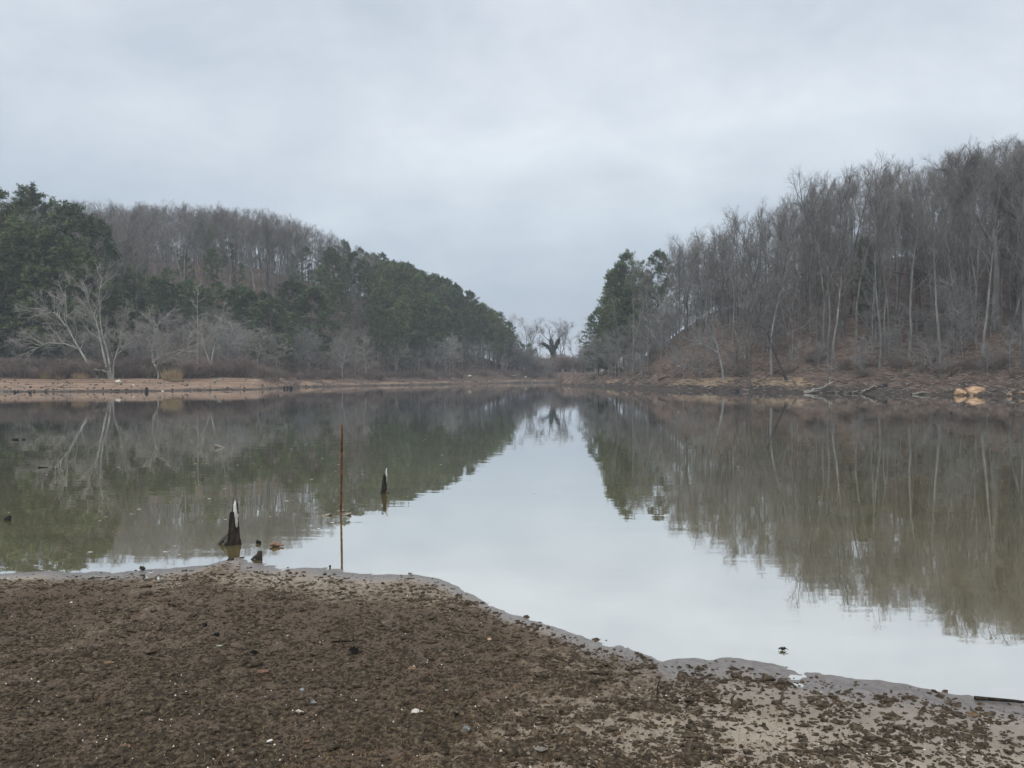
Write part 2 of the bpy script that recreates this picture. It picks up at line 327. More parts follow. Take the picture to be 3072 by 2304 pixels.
def crust(x, y):
    """share of dark crust over pale silt on the near mud"""
    d = lerp(x, NX, NY) - y
    k = .70 - .44 * sstep(-.3, 2.2, x + (4.6 - y) * .55) - .22 * sstep(-3, -.5, -np.abs(x + 2.0)) * sstep(1.1, .4, d)
    k = k * sstep(.0, .34, d) + (fbm(x, y, .8, 60, 3) - .5) * .35
    return np.clip(k, .03, .95)
build_ground()

# ---------------------------------------------------------------- trees
def interp_poly(P, R, idx, s):
    n = P.shape[1]; u = s * (n - 1); i = np.minimum(u.astype(int), n - 2); f = (u - i)[:, None]
    p = P[idx, i] * (1 - f) + P[idx, i + 1] * f; d = P[idx, i + 1] - P[idx, i]
    r = R[idx, i] * (1 - f[:, 0]) + R[idx, i + 1] * f[:, 0]
    return p, d / (np.linalg.norm(d, axis=1, keepdims=True) + 1e-9), r
def grow(g, P, R, kids, s0, s1, length, ang, nseg, up=0.0, wander=.12, rsc=.6, rmin=.004, flat=0.0, lvary=.3, taper_len=.5, even=False):
    B = P.shape[0]; idx = np.repeat(np.arange(B), kids); n = len(idx)
    if even: s = s0 + (s1 - s0) * ((np.tile(np.arange(kids), B) + g.random(n)) / kids)
    else: s = g.uniform(s0, s1, n)
    p, d, r = interp_poly(P, R, idx, s)
    rnd = g.normal(size=(n, 3)); rnd[:, 2] *= (1 - flat)
    perp = rnd - (rnd * d).sum(1, keepdims=True) * d; perp /= np.linalg.norm(perp, axis=1, keepdims=True) + 1e-9
    a = np.radians(ang + g.normal(size=n) * ang * .2)[:, None]
    dd = d * np.cos(a) + perp * np.sin(a)
    L = length * (1 - taper_len * (s - s0) / max(s1 - s0, 1e-6)) * (1 + g.uniform(-lvary, lvary, n))
    if np.ndim(length) == 0: pass
    Q = np.zeros((n, nseg + 1, 3)); Q[:, 0] = p; step = (L / nseg)[:, None]
    for i in range(nseg):
        Q[:, i + 1] = Q[:, i] + dd * step
        dd = dd + g.normal(size=(n, 3)) * wander + np.array([0, 0, up]); dd /= np.linalg.norm(dd, axis=1, keepdims=True)
    r0 = np.maximum(r * rsc, rmin * 1.3)[:, None]
    RR = r0 * np.linspace(1, .35, nseg + 1)[None]; RR = np.maximum(RR, rmin)
    return Q, RR
def path(pts, n=12):
    pts = np.array(pts, float); q = np.linspace(0, 1, len(pts)); s = np.linspace(0, 1, n)
    return np.stack([np.interp(s, q, pts[:, i]) for i in range(3)], 1)
def make_bare(seed, H=18, r=.2, first=.42, spread=1.0, trunks=None, l1=13, l2=6, l3=5, l4=3, up=.16, ang=42, tw=1.0, mats=None, fork=False):
    g = np.random.default_rng(seed); tb, cb = MB(), MB()
    if trunks is None:
        trunks = []; base = np.zeros(3); P = [base]; d = np.array([g.normal() * .04, g.normal() * .04, 1.])
        for i in range(11):
            P.append(P[-1] + d * H * .93 / 11); d = d + g.normal(size=3) * np.array([.05, .05, 0]); d /= np.linalg.norm(d)
        trunks.append((np.array(P), r))
        if fork:
            P0 = np.array(P); i0 = int(g.integers(3, 5)); Q = [P0[i0]]; d = np.array([g.choice([-1, 1]) * g.uniform(.25, .4), g.normal() * .2, 1.]); d /= np.linalg.norm(d)
            for i in range(11 - i0):
                Q.append(Q[-1] + d * H * .9 / 11); d = d + np.array([g.normal() * .05, g.normal() * .05, .06]); d /= np.linalg.norm(d)
            trunks.append((path(Q), r * .7))
    TP = np.stack([path(p) if len(p) != 12 else p for p, _ in trunks]); TR = np.stack([np.linspace(1, .12, 12) ** 1.15 * rr for _, rr in trunks])
    TR[:, 0] *= 1.35
    tb.tubes(TP, TR, 6)
    L1, R1 = grow(g, TP, TR, l1, first, .98, H * .30 * spread, ang, 5, up=up, wander=.14, rsc=.5, rmin=.03, taper_len=.45, even=True)
    tb.tubes(L1, R1, 4)
    L2, R2 = grow(g, L1, R1, l2, .15, 1, H * .13 * spread, 38, 3, up=up * .8, wander=.16, rsc=.55, rmin=.014 * tw)
    cb.tubes(L2, R2, 3)
    L3, R3 = grow(g, L2, R2, l3, .1, 1, H * .065, 36, 2, up=up * .7, wander=.16, rsc=.6, rmin=.0075 * tw)
    cb.tubes(L3, R3, 3)
    if l4:
        L4, R4 = grow(g, L3, R3, l4, .1, 1, H * .034, 34, 1, up=.1, wander=.1, rsc=.7, rmin=.0045 * tw)
        cb.tubes(L4, R4, 3)
    a, b = mats or (M_bark, M_twig)
    mt, mc = tb.mesh('trunk_mesh'), cb.mesh('crown_mesh'); mt.materials.append(a); mc.materials.append(b)
    return mt, mc, H
def tufts(cb, g, P, N, size, width, upb=.35):
    """P (B,3) centres; N needles-bundles each as thin triangles fanning out"""
    B = len(P); d = g.normal(size=(B, N, 3)); d[..., 2] = d[..., 2] * .7 + upb; d /= np.linalg.norm(d, axis=2, keepdims=True)
    L = size * g.uniform(.6, 1.25, (B, N, 1)); w = g.normal(size=(B, N, 3)); w -= (w * d).sum(2, keepdims=True) * d; w /= np.linalg.norm(w, axis=2, keepdims=True) + 1e-9
    w *= width * g.uniform(.6, 1.3, (B, N, 1)); c = P[:, None, :] + g.normal(size=(B, N, 3)) * size * .22
    V = np.stack([c - w * .5, c + w * .5, c + d * L], 2).reshape(-1, 3); i = np.arange(B * N) * 3
    cb.add(V, np.stack([i, i + 1, i + 2], 1))
def make_pine(seed, H=20, r=.22, first=.35, spread=.22, n1=46, n2=7, tuft=9, size=.42, width=.11, droop=-.02, layered=False, top=1.0, shape='oval', upb=.35):
    g = np.random.default_rng(seed); tb, cb = MB(), MB()
    P = [np.zeros(3)]; d = np.array([g.normal() * .03, g.normal() * .03, 1.])
    for i in range(11):
        P.append(P[-1] + d * H * .97 / 11); d = d + g.normal(size=3) * np.array([.03, .03, 0]); d /= np.linalg.norm(d)
    TP = np.array(P)[None]; TR = (np.linspace(1, .12, 12) * r)[None]; tb.tubes(TP, TR, 6)
    s = first + (1 - first) * (np.arange(n1) + g.random(n1)) / n1; u = (s - first) / (1 - first)
    if shape == 'oval': prof = np.clip(np.sin(np.clip(u * .86 + .16, 0, 1) * PI) ** .6, .2, 1)
    else: prof = np.clip((1 - u) ** .75 + .12, .12, 1) * np.clip(.55 + u * 3, 0, 1)
    prof = prof * (.72 + .45 * g.random(n1))
    az = g.uniform(0, 2 * PI, n1) if not layered else (np.arange(n1) * 2.4 + g.normal(size=n1) * .4)
    p, dd, rr = interp_poly(TP, TR, np.zeros(n1, int), np.clip(s, 0, .999)); L = H * spread * prof
    el = np.radians(5 + 50 * u ** 1.5) if not layered else np.radians(2 + 30 * u ** 2)
    dr = np.stack([np.cos(az) * np.cos(el), np.sin(az) * np.cos(el), np.sin(el)], 1)
    Q = np.zeros((n1, 5, 3)); Q[:, 0] = p
    for i in range(4):
        Q[:, i + 1] = Q[:, i] + dr * (L / 4)[:, None]; dr = dr + g.normal(size=(n1, 3)) * .1 + np.array([0, 0, .07 if not layered else .02]); dr /= np.linalg.norm(dr, axis=1, keepdims=True)
    RQ = np.maximum(rr * .33, .022)[:, None] * np.linspace(1, .3, 5)[None]; tb.tubes(Q, RQ, 4)
    L2, R2 = grow(g, Q, RQ, n2, .3, 1, H * spread * .33, 42, 2, up=.08, wander=.12, rsc=.6, rmin=.012, flat=.75 if layered else .35)
    tb.tubes(L2, R2, 3)
    C = np.concatenate([L2[:, 1], L2[:, 2], L2[:, 1] * .5 + L2[:, 2] * .5 + g.normal(size=(len(L2), 3)) * .12, Q[:, 4], Q[:, 3]])
    tufts(cb, g, C, tuft, size, width, upb)
    mt, mc = tb.mesh('trunk_mesh'), cb.mesh('crown_mesh', False); mt.materials.append(M_pinebark); mc.materials.append(M_needle)
    return mt, mc, H
def make_shrub(seed, H=2.1, stems=26, tw=1.0):
    g = np.random.default_rng(seed); sb, cb = MB(), MB(); P = []
    for i in range(stems):
        a = g.uniform(0, 2 * PI); b = np.array([math.cos(a), math.sin(a), 0]) * g.uniform(0, .7); l = g.uniform(.2, .75)
        P.append(path([b, b * 1.3 + np.array([math.cos(a) * l * .4, math.sin(a) * l * .4, H * .45]), b * 1.5 + np.array([math.cos(a) * l, math.sin(a) * l, H * g.uniform(.7, .95)])], 5))
    P = np.stack(P); R = np.linspace(1, .4, 5)[None] * g.uniform(.014, .028, (stems, 1)); sb.tubes(P, R, 3)
    L2, R2 = grow(g, P, R, 9, .25, 1, H * .36, 34, 3, up=.08, wander=.18, rsc=.6, rmin=.008 * tw); cb.tubes(L2, R2, 3)
    L3, R3 = grow(g, L2, R2, 7, .1, 1, H * .18, 36, 1, up=.05, wander=.18, rsc=.6, rmin=.006 * tw); cb.tubes(L3, R3, 3)
    mt, mc = sb.mesh('stems_mesh'), cb.mesh('twigs_mesh'); mt.materials.append(M_shrub); mc.materials.append(M_shrub)
    return mt, mc, H
PROTO = {'bare': [make_bare(100 + i, H=18, r=.17 + .02 * (i % 3), first=[.48, .38, .55, .45, .36][i % 5], spread=[.62, .8, .52, .7, .85][i % 5], fork=i % 3 == 1, up=.2 if i % 2 else .15, ang=[32, 38, 28, 40, 36][i % 5], l1=[12, 15, 10, 13, 15][i % 5]) for i in range(12)],
         'pine': [make_pine(200 + i, H=20, first=[.42, .34, .5, .38, .3][i], spread=[.19, .22, .18, .2, .24][i]) for i in range(5)],
         'fullpine': [make_pine(300 + i, H=20, first=[.1, .14, .08, .18][i], spread=[.25, .22, .28, .24][i], n1=84, n2=7, tuft=9, size=.5, width=.14, layered=True, shape='cone' if i % 2 else 'oval') for i in range(4)],
         'roundpine': [make_pine(350 + i, H=12, first=.15, r=.16, spread=[.30, .27, .33][i], n1=58, n2=7, tuft=10, size=.4, width=.12) for i in range(3)],
         'sapling': [make_bare(400 + i, H=8, r=.075, first=.18, spread=1.25, l1=14, l2=7, l3=5, l4=4, up=[.02, .10, -.01, .06][i], ang=[62, 48, 68, 52][i], tw=.9, mats=(M_midbark, M_midtwig), fork=i % 2 == 0) for i in range(4)],
         'palesapling': [make_bare(450 + i, H=8, r=.08, first=.2, spread=1.35, l1=13, l2=7, l3=6, l4=4, up=[.03, -.01, .08][i], ang=[58, 66, 46][i], tw=1.1, mats=(M_palebark, M_paletwig), fork=i != 1) for i in range(3)],
         'shrub': [make_shrub(500 + i, stems=[26, 20, 30][i]) for i in range(3)]}
def place(kind, var, x, y, H, name, label, cat, group=None, rz=None, zoff=-.1, xs=1.0, lean=(0, 0)):
    mt, mc, h0 = PROTO[kind][var % len(PROTO[kind])]; s = H / h0
    o = empty(name, (x, y, fz(x, y) + zoff), rng.uniform(0, 2 * PI) if rz is None else rz, (s * xs, s * xs, s))
    o.rotation_euler[0] = lean[0]; o.rotation_euler[1] = lean[1]
    link('stems' if kind == 'shrub' else 'trunk', mt, None, o); link('twigs' if kind == 'shrub' else 'crown', mc, None, o)
    return tag(o, label, cat, group)
def place_px(kind, var, px, topy, D, *a, **k):
    x = (px - CX) / F * D; H = CAMH + (HY - topy) / F * D - fz(x, D); return place(kind, var, x, D, max(H, 2.0), *a, **k)

# skyline of the treetops (photo columns -> rows)
TOPX = [-200, 0, 90, 194, 250, 330, 560, 640, 768, 904, 972, 1040, 1126, 1216, 1262, 1316, 1388, 1438, 1488, 1524, 1540, 1600, 1700, 1775, 1800, 1850, 1900, 1966, 2000, 2100, 2200, 2300, 2400, 2500, 2580, 2700, 2870, 3072, 3400]
TOPY = [600, 600, 600, 608, 612, 617, 614, 622, 635, 667, 694, 730, 762, 790, 812, 835, 871, 912, 939, 993, 990, 990, 980, 955, 930, 830, 768, 752, 740, 700, 648, 605, 568, 530, 492, 495, 456, 432, 400]
def zone_of(t, d, y):
    px = CX + t * F
    return px
cands = {'bare': [], 'pine': [], 'sapling': []}
def scatter(x0, x1, y0, y1, s, g):
    nx, ny = int((x1 - x0) / s), int((y1 - y0) / s)
    X, Y = np.meshgrid(x0 + (np.arange(nx) + .5) * s, y0 + (np.arange(ny) + .5) * s)
    return (X + g.uniform(-.48, .48, X.shape) * s).ravel(), (Y + g.uniform(-.48, .48, X.shape) * s).ravel()
g = np.random.default_rng(11)
def hcap(px, y, z): return CAMH + (HY - np.interp(px, TOPX, TOPY)) / F * y - z
# right hill hardwoods
X, Y = scatter(8, 125, 60, 150, 2.65, g); Z = far_z(X, Y)
for x, y, zz in zip(X, Y, Z):
    t = x / y; px = CX + t * F; d = y - np.interp(t, SH_T, SH_D)
    if t > .95 or px < 1850 or d < 4.5 + g.random() * 3: continue
    Dc = np.interp(t, CR_T, CR_D)
    if y > Dc + 5: continue
    if px < 2010 and g.random() < .75: continue
    if g.random() < .18: continue
    if y > Dc - 22 and g.random() < .35: continue
    H = min(g.uniform(13, 21), hcap(px, y, zz) * g.uniform(.84, 1.04))
    if H > 5: cands['bare'].append((px, x, y, H, 'right'))
# left hill hardwoods
X, Y = scatter(-175, 0, 100, 255, 4.3, g); Z = far_z(X, Y)
for x, y, zz in zip(X, Y, Z):
    t = x / y; px = CX + t * F; Ds = np.interp(t, SH_T, SH_D); Dc = np.interp(t, CR_T, CR_D)
    if t < -.95 or px > 1540 or y < Ds + 20 or y > Dc + 8: continue
    if 430 < px < 1000 and y < Ds + 48: continue
    u = (y - Ds) / (Dc - Ds); H = min(g.uniform(13, 20), hcap(px, y, zz) * g.uniform(.84, 1.04))
    if H < 4: continue
    pine = 0.0
    if px > 1000: pine = np.interp(px, [1000, 1120, 1180, 1540], [.15, .5, .9, .95]) 
    if px <= 1000 and u < .55: pine = np.interp(u, [.3, .4, .55], [.22, .15, .03])
    if px <= 1000 and u >= .55: pine = .03
    if g.random() < pine: cands['pine'].append((px, x, y, min(H, g.uniform(11, 17) if px > 1000 else g.uniform(7, 12)), 'left'))
    else: cands['bare'].append((px, x, y, H if px < 1000 or u > .6 else min(H, 11), 'left'))
# extra hillside pines right part of the left hill (towards the valley)
X, Y = scatter(-60, 0, 118, 205, 4.6, g); Z = far_z(X, Y)
for x, y, zz in zip(X, Y, Z):
    t = x / y; px = CX + t * F; Ds = np.interp(t, SH_T, SH_D); Dc = np.interp(t, CR_T, CR_D)
    if px < 1130 or px > 1535 or y < Ds + 9 or y > Dc + 10: continue
    H = min(g.uniform(11, 16), hcap(px, y, zz) * g.uniform(.9, 1.02))
    if H > 4: cands['pine'].append((px, x, y, H, 'left'))
# understorey, both banks
X, Y = scatter(6, 110, 60, 125, 2.7, g)
for x, y in zip(X, Y):
    t = x / y; px = CX + t * F; d = y - np.interp(t, SH_T, SH_D)
    if t > .9 or px < 1760 or d < 3.0 or d > 40: continue
    if g.random() < .35: continue
    cands['sapling'].append((px, x, y, g.uniform(3.0, 8.5) if d > 6 else g.uniform(2, 4), 'right'))
X, Y = scatter(-120, 2, 80, 185, 3.3, g)
for x, y in zip(X, Y):
    t = x / y; px = CX + t * F; d = y - np.interp(t, SH_T, SH_D)
    lo = 11 if px < 900 else 6
    if t < -.9 or px > 1530 or d < lo or d > 36: continue
    if g.random() < .2: continue
    cands['sapling'].append((px, x, y, g.uniform(4, 8) * (1 if d < 22 else .8), 'left'))
GN = []   # (kind, var, x, y, z, H)
def lab(kind, side, px, u):
    if side == 'right':
        w = 'beside the valley pine stand' if px < 2150 else 'left of the lone hill pine' if px < 2520 else 'around the lone hill pine' if px < 2760 else 'around the huge forked tree'
        if kind == 'bare':
            return ('tall bare hardwood ' + ('high up the right hill ' if u > .5 else 'low on the right hill ') + w, 'right hill hardwoods ' + ('high up ' if u > .5 else 'low down ') + w)
        return ('thin leafless understorey tree on the right hill ' + w, 'right hill understorey trees ' + w)
    w = 'above the left pines' if px < 420 else 'behind the round topped pines' if px < 1000 else 'among the pines above the head of the lake'
    if kind == 'bare': return ('bare hardwood ' + ('crowning' if u > .5 else 'low on') + ' the left hill ' + w, 'left hill hardwoods ' + ('on the crown ' if u > .5 else 'low down ') + w)
    if kind == 'pine':
        w = 'just left of the valley gap' if px > 1330 else 'in the dense stand on the falling slope' if px > 1000 else 'halfway up among bare trees'
        return ('green pine of the left hill ' + w, 'left hill pines ' + w)
    w = 'around the leaning and forked pale trees' if px < 420 else 'above the clay beach tip' if px < 760 else 'under the pines past the clay beach' if px < 1150 else 'near the head of the lake'
    return ('spreading leafless thicket tree on the left shore ' + w, 'left shore thicket trees ' + w)
CAT = {'bare': ('bare_tree', 'bare tree', 300), 'pine': ('pine_tree', 'pine', 170), 'sapling': ('understorey_tree', 'small tree', 270)}
for kind, L in cands.items():
    nm, cat, lim = CAT[kind]; L.sort(key=lambda q: q[2]); k = 0
    for i, (px, x, y, H, side) in enumerate(L):
        t = x / y; Dc = np.interp(t, CR_T, CR_D); Ds = np.interp(t, SH_T, SH_D)
        if kind == 'bare': zn = int((y - Ds) / (Dc - Ds) > .5)
        elif kind == 'pine': zn = int(px > 1000)
        else: zn = int(side == 'left' and px > 950)
        pr = kind; v = int(g.integers(0, 100))
        if kind == 'sapling' and side == 'left' and g.random() < .45: pr = 'palesapling'
        if -40 < px < 3110 and k < lim:
            lb, gr = lab(kind, side, px, (y - Ds) / (Dc - Ds)); place(pr, v, x, y, H, nm, lb, cat, gr, xs=g.uniform(.66, .98) if (kind == 'bare' and side == 'right') else g.uniform(.85, 1.2)); k += 1
        else: GN.append((pr, v % len(PROTO[pr]), x, y, H))
# fine undergrowth haze of seedlings on both slopes, counted by nobody
X, Y = scatter(8, 110, 62, 120, 2.6, g)
for x, y in zip(X, Y):
    t = x / y; d = y - np.interp(t, SH_T, SH_D)
    if t < .9 and d > 4 and x > 10 and g.random() < .7: GN.append(('sapling', int(g.integers(0, 4)), x, y, g.uniform(1.5, 4.0)))
X, Y = scatter(-150, 0, 85, 215, 4.2, g)
for x, y in zip(X, Y):
    t = x / y; d = y - np.interp(t, SH_T, SH_D)
    if t > -.9 and d > 12 and g.random() < .75: GN.append(('sapling', int(g.integers(0, 4)), x, y, g.uniform(2.5, 6.0)))

for q in range(450):
    side = g.random() < .45; px = g.uniform(1900, 3300) if side else g.uniform(-100, 1300); t = (px - CX) / F; y = np.interp(t, CR_T, CR_D) + g.uniform(-14, 3)
    GN.append(('sapling', int(g.integers(0, 4)), t * y, y, g.uniform(2, 4.5)))
def gn_forest(name, pts, label):
    keys = sorted({(k, v) for k, v, *_ in pts}); me = bpy.data.meshes.new(name)
    P = np.array([(x, y, fz(x, y) - .1) for _, _, x, y, _ in pts], np.float32)
    me.vertices.add(len(P)); me.vertices.foreach_set('co', P.ravel())
    sc = me.attributes.new('scl', 'FLOAT', 'POINT'); sc.data.foreach_set('value', np.array([h / PROTO[k][v][2] for k, v, _, _, h in pts], np.float32))
    ix = me.attributes.new('idx', 'INT', 'POINT'); ix.data.foreach_set('value', np.array([keys.index((k, v)) for k, v, *_ in pts], np.int32))
    ro = me.attributes.new('rotz', 'FLOAT_VECTOR', 'POINT'); R = np.zeros((len(pts), 3), np.float32); R[:, 2] = rng.uniform(0, 6.28, len(pts)); ro.data.foreach_set('vector', R.ravel())
    o = link(name, me); ng = bpy.data.node_groups.new(name, 'GeometryNodeTree')
    ng.interface.new_socket('Geometry', in_out='INPUT', socket_type='NodeSocketGeometry'); ng.interface.new_socket('Geometry', in_out='OUTPUT', socket_type='NodeSocketGeometry')
    N = ng.nodes; Lk = ng.links; gi = N.new('NodeGroupInput'); go = N.new('NodeGroupOutput'); joinall = N.new('GeometryNodeJoinGeometry')
    def attr(nm, ty):
        a = N.new('GeometryNodeInputNamedAttribute'); a.data_type = ty; a.inputs[0].default_value = nm; return a.outputs[0]
    prev = None
    for j, (k, v) in enumerate(keys):
        src = {c.data: c for c in bpy.data.objects if c.type == 'MESH' and c.parent}
        mt, mc, _ = PROTO[k][v]; jn = N.new('GeometryNodeJoinGeometry')
        for m_ in (mt, mc):
            oi = N.new('GeometryNodeObjectInfo'); oi.transform_space = 'ORIGINAL'; oi.inputs[0].default_value = src[m_]; Lk.new(oi.outputs['Geometry'], jn.inputs[0])
        iop = N.new('GeometryNodeInstanceOnPoints'); cmp = N.new('FunctionNodeCompare'); cmp.data_type = 'INT'; cmp.operation = 'EQUAL'
        Lk.new(attr('idx', 'INT'), cmp.inputs[2]); cmp.inputs[3].default_value = j
        Lk.new(gi.outputs[0], iop.inputs['Points']); Lk.new(jn.outputs[0], iop.inputs['Instance']); Lk.new(cmp.outputs[0], iop.inputs['Selection'])
        Lk.new(attr('rotz', 'FLOAT_VECTOR'), iop.inputs['Rotation']); Lk.new(attr('scl', 'FLOAT'), iop.inputs['Scale'])
        Lk.new(iop.outputs[0], joinall.inputs[0])
    Lk.new(joinall.outputs[0], go.inputs[0]); md = o.modifiers.new('forest', 'NODES'); md.node_group = ng
    tag(o, label, kind='stuff'); return o

# pine group at the left edge of the view
LP = [(-170,600,100,'fullpine'),(-60,590,104,'fullpine'),(20,585,100,'pine'),(90,562,104,'pine'),(75,660,96,'fullpine'),(-20,700,93,'fullpine'),(190,622,103,'fullpine'),(150,700,96,'fullpine'),
      (245,655,104,'pine'),(290,690,106,'fullpine'),(240,760,98,'fullpine'),(335,745,105,'fullpine'),(375,800,106,'fullpine'),(110,800,94,'fullpine'),(10,790,94,'fullpine'),(320,850,101,'fullpine'),(185,860,96,'fullpine'),(400,850,109,'fullpine')]
def lz(px): return 'at the very edge of the view' if px < 80 else 'behind the leaning tree' if px < 250 else 'on its sloping right shoulder'
for i, (px, ty, D, kd) in enumerate(LP):
    place_px(kd, i, px, ty, D, 'pine_tree', ('big dense pine of the tall left group ' + lz(px)) if i != 3 else 'tallest pine of the left group with its open crown against the sky', 'pine',
             ('tall left pines ' + lz(px)) if i != 3 else None, xs=1.15)
MP = [(440,862,118,1),(478,842,122,0),(590,868,120,2),(700,872,122,0),(745,880,121,1),(820,905,118,2),(455,835,124,1),(500,850,126,0),(565,845,128,2),(620,880,126,3),(722,860,130,0),(780,880,128,1),(660,850,134,2),(880,850,132,3),(930,872,130,1),(975,800,150,0),(1010,835,150,2),(905,745,170,1),(845,690,190,0),(530,740,175,2),(610,650,205,1),(740,680,205,0)]
for i, (px, ty, D, v) in enumerate(MP):
    place_px('roundpine' if i < 15 else 'pine', v, px, ty, D, 'pine_tree', 'round topped green pine rising out of the thicket on the lower left hill' if i < 15 else 'lone pine among bare hardwoods upslope on the left hill', 'pine',
             'pines rising from the left thicket' if i < 15 else 'single pines among the left hardwoods', xs=1.25)
SP = [(1000,745,160,0),(1010,765,158,3),(1135,763,190,1),(1165,785,186,0),(1214,790,184,2),(1262,812,186,4),(1316,834,184,3),(1352,856,182,1),(1388,872,180,2),(1440,911,178,0),(1487,938,176,4),(1505,965,174,2),(1165,900,146,3),(1230,930,148,4),(1290,905,156,1)]
for i, (px, ty, D, v) in enumerate(SP):
    place_px('pine', v, px, ty, D, 'pine_tree', 'rounded pine outlined on the falling skyline of the left hill', 'pine', 'skyline pines of the left hill', xs=1.15)
RP = [(1795,925,135,0,'fullpine'),(1818,870,133,1,'fullpine'),(1850,812,132,3,'fullpine'),(1872,790,131,0,'pine'),(1902,764,130,1,'pine'),(1925,815,128,2,'fullpine'),(1966,750,128,2,'pine'),(1950,850,124,1,'fullpine'),(1885,860,126,3,'fullpine'),(1840,905,128,2,'fullpine'),(1990,860,126,0,'pine'),(2010,800,128,4,'pine'),(1812,960,126,1,'fullpine'),(1915,930,120,1,'pine')]
for i, (px, ty, D, v, kd) in enumerate(RP):
    place_px(kd, v, px, ty, D, 'pine_tree', 'dark pine in the stand at the foot of the right hill by the valley' if i != 6 else 'open crowned pine standing tallest at the right end of the valley pine stand', 'pine',
             'pines at the foot of the right hill' if i != 6 else None, xs=.95)
place_px('fullpine', 1, 2605, 716, 84, 'pine_tree', 'lone green pine among bare trunks in the middle of the right hill', 'pine', xs=.75)
place_px('fullpine', 3, 2470, 845, 92, 'pine_tree', 'small dull green pine between bare trunks left of the lone hill pine', 'pine', xs=.9)

# distinctive single trees ------------------------------------------------------
def special(name, label, cat, px, py_base, D, build, parts=('trunk', 'crown')):
    x = (px - CX) / F * D; o = empty(name, (x, D, fz(x, D) - .15)); mt, mc, _ = build
    link(parts[0], mt, None, o); link(parts[1], mc, None, o); return tag(o, label, cat)
pm = (M_palebark, M_paletwig)
k = 88 / F  # metres per photo pixel at 88 m
def tr(pts): return path([(a * k, b * k, c * k) for a, b, c in pts])
special('leaning_tree', 'pale barked tree leaning hard left over the shore shrubs', 'tree', 292, 1103, 88,
        make_bare(601, H=11, r=.24, trunks=[(tr([(0, 0, 0), (-28, 0, 48), (-62, 5, 100), (-96, 5, 165), (-92, 0, 205), (-96, 0, 285)]), .17), (tr([(-58, 0, 92), (-90, -10, 108), (-140, -25, 108), (-175, -30, 85)]), .12), (tr([(-96, 5, 160), (-130, 10, 200), (-175, 10, 215)]), .1)], first=.3, l1=13, l2=7, l3=6, l4=3, ang=52, up=.04, spread=1.0, mats=pm))
special('forked_tree', 'pale tree with several long slanting stems right of the leaning tree', 'tree', 335, 1100, 88,
        make_bare(602, H=11, r=.2, trunks=[(tr([(-6, 0, 0), (-25, 0, 80), (-44, 0, 170), (-58, 0, 205), (-92, 0, 300)]), .15), (tr([(0, 0, 0), (-14, 5, 80), (-36, 8, 150), (-42, 8, 260), (-30, 8, 310)]), .13), (tr([(4, 0, 0), (8, -4, 50), (26, -4, 110), (40, -4, 190)]), .12)], first=.35, l1=12, l2=7, l3=6, l4=3, ang=38, up=.08, spread=.9, mats=pm))
special('crooked_tree', 'low crooked pale tree with broad bushy crown on the left shore', 'tree', 476, 1098, 89,
        make_bare(603, H=9, r=.2, trunks=[(tr([(0, 0, 0), (-3, 0, 30), (-18, 0, 55), (5, 0, 75), (55, 0, 88), (120, 0, 110)]), .13), (tr([(-16, 0, 52), (-20, 0, 100), (-5, 0, 150), (0, 0, 180)]), .14)], first=.2, l1=14, l2=8, l3=7, l4=3, ang=60, up=.03, spread=1.3, mats=pm))
special('tall_dead_tree', 'slender pale dead tree rising above the thicket beside the green pines', 'tree', 592, 1085, 98,
        make_bare(604, H=12, r=.15, trunks=[(path([(0, 0, 0), (.1, 0, 5), (0, 0, 9), (.2, 0, 12)]), .15)], first=.4, l1=12, l2=3, l3=2, l4=0, ang=50, up=.12, spread=.5, mats=pm))
special('slender_tree', 'thin pale trunk standing alone in the shade at the far left', 'tree', 17, 1090, 92,
        make_bare(605, H=9, r=.1, trunks=[(path([(0, 0, 0), (-.1, 0, 4), (.1, 0, 9)]), .1)], first=.5, l1=8, l2=4, l3=3, l4=2, ang=45, up=.1, spread=.6, mats=pm))
special('low_forked_tree', 'grey tree forking low down left of the leaning tree', 'tree', 60, 1085, 92,
        make_bare(606, H=8, r=.15, trunks=[(path([(0, 0, 0), (0, 0, 1.6), (.1, 0, 4), (-.2, 0, 7)]), .14), (path([(0, 0, .4), (-.9, 0, 2.2), (-1.2, 0, 4), (-1.0, 0, 6)]), .09)], first=.4, l1=9, l2=6, l3=5, l4=2, ang=45, up=.08, spread=.9, mats=(M_midbark, M_midtwig)))
special('slanted_tree', 'pale tree slanting right behind the left thicket', 'tree', 628, 1088, 96,
        make_bare(607, H=8, r=.14, trunks=[(path([(0, 0, 0), (.4, 0, 3), (1.3, 0, 6), (1.9, 0, 9)]), .14), (path([(.2, 0, 1.5), (-.7, 0, 4), (-1.0, 0, 7)]), .09)], first=.4, l1=10, l2=6, l3=5, l4=2, ang=42, up=.08, spread=.8, mats=pm))
kk = 82 / F
def tk(pts): return path([(a * kk, b * kk, c * kk) for a, b, c in pts])
special('arching_tree', 'lichen pale tree arching left over the right bank', 'tree', 2172, 1090, 84,
        make_bare(608, H=10, r=.2, trunks=[(tk([(0, 0, 0), (-6, 0, 45), (-16, 0, 85), (-24, 0, 125), (-60, 0, 190), (-75, 0, 215)]), .15), (tk([(-16, 0, 88), (-55, 0, 112), (-95, 0, 128)]), .09)], first=.45, l1=8, l2=5, l3=4, l4=2, ang=45, up=.04, spread=.8, mats=(M_midbark, M_midtwig)))
special('dark_leaning_tree', 'dark trunk tipping left with roots half torn from the right bank', 'tree', 2362, 1130, 77,
        make_bare(609, H=6, r=.28, trunks=[(path([(0, 0, 0), (-.5, 0, 1.1), (-1.05, 0, 2.3), (-1.7, 0, 3.8), (-2.4, 0, 6.0)]), .17)], first=.5, l1=9, l2=6, l3=5, l4=2, ang=45, up=.05, spread=.8, mats=(M_darkbark, M_twig)))
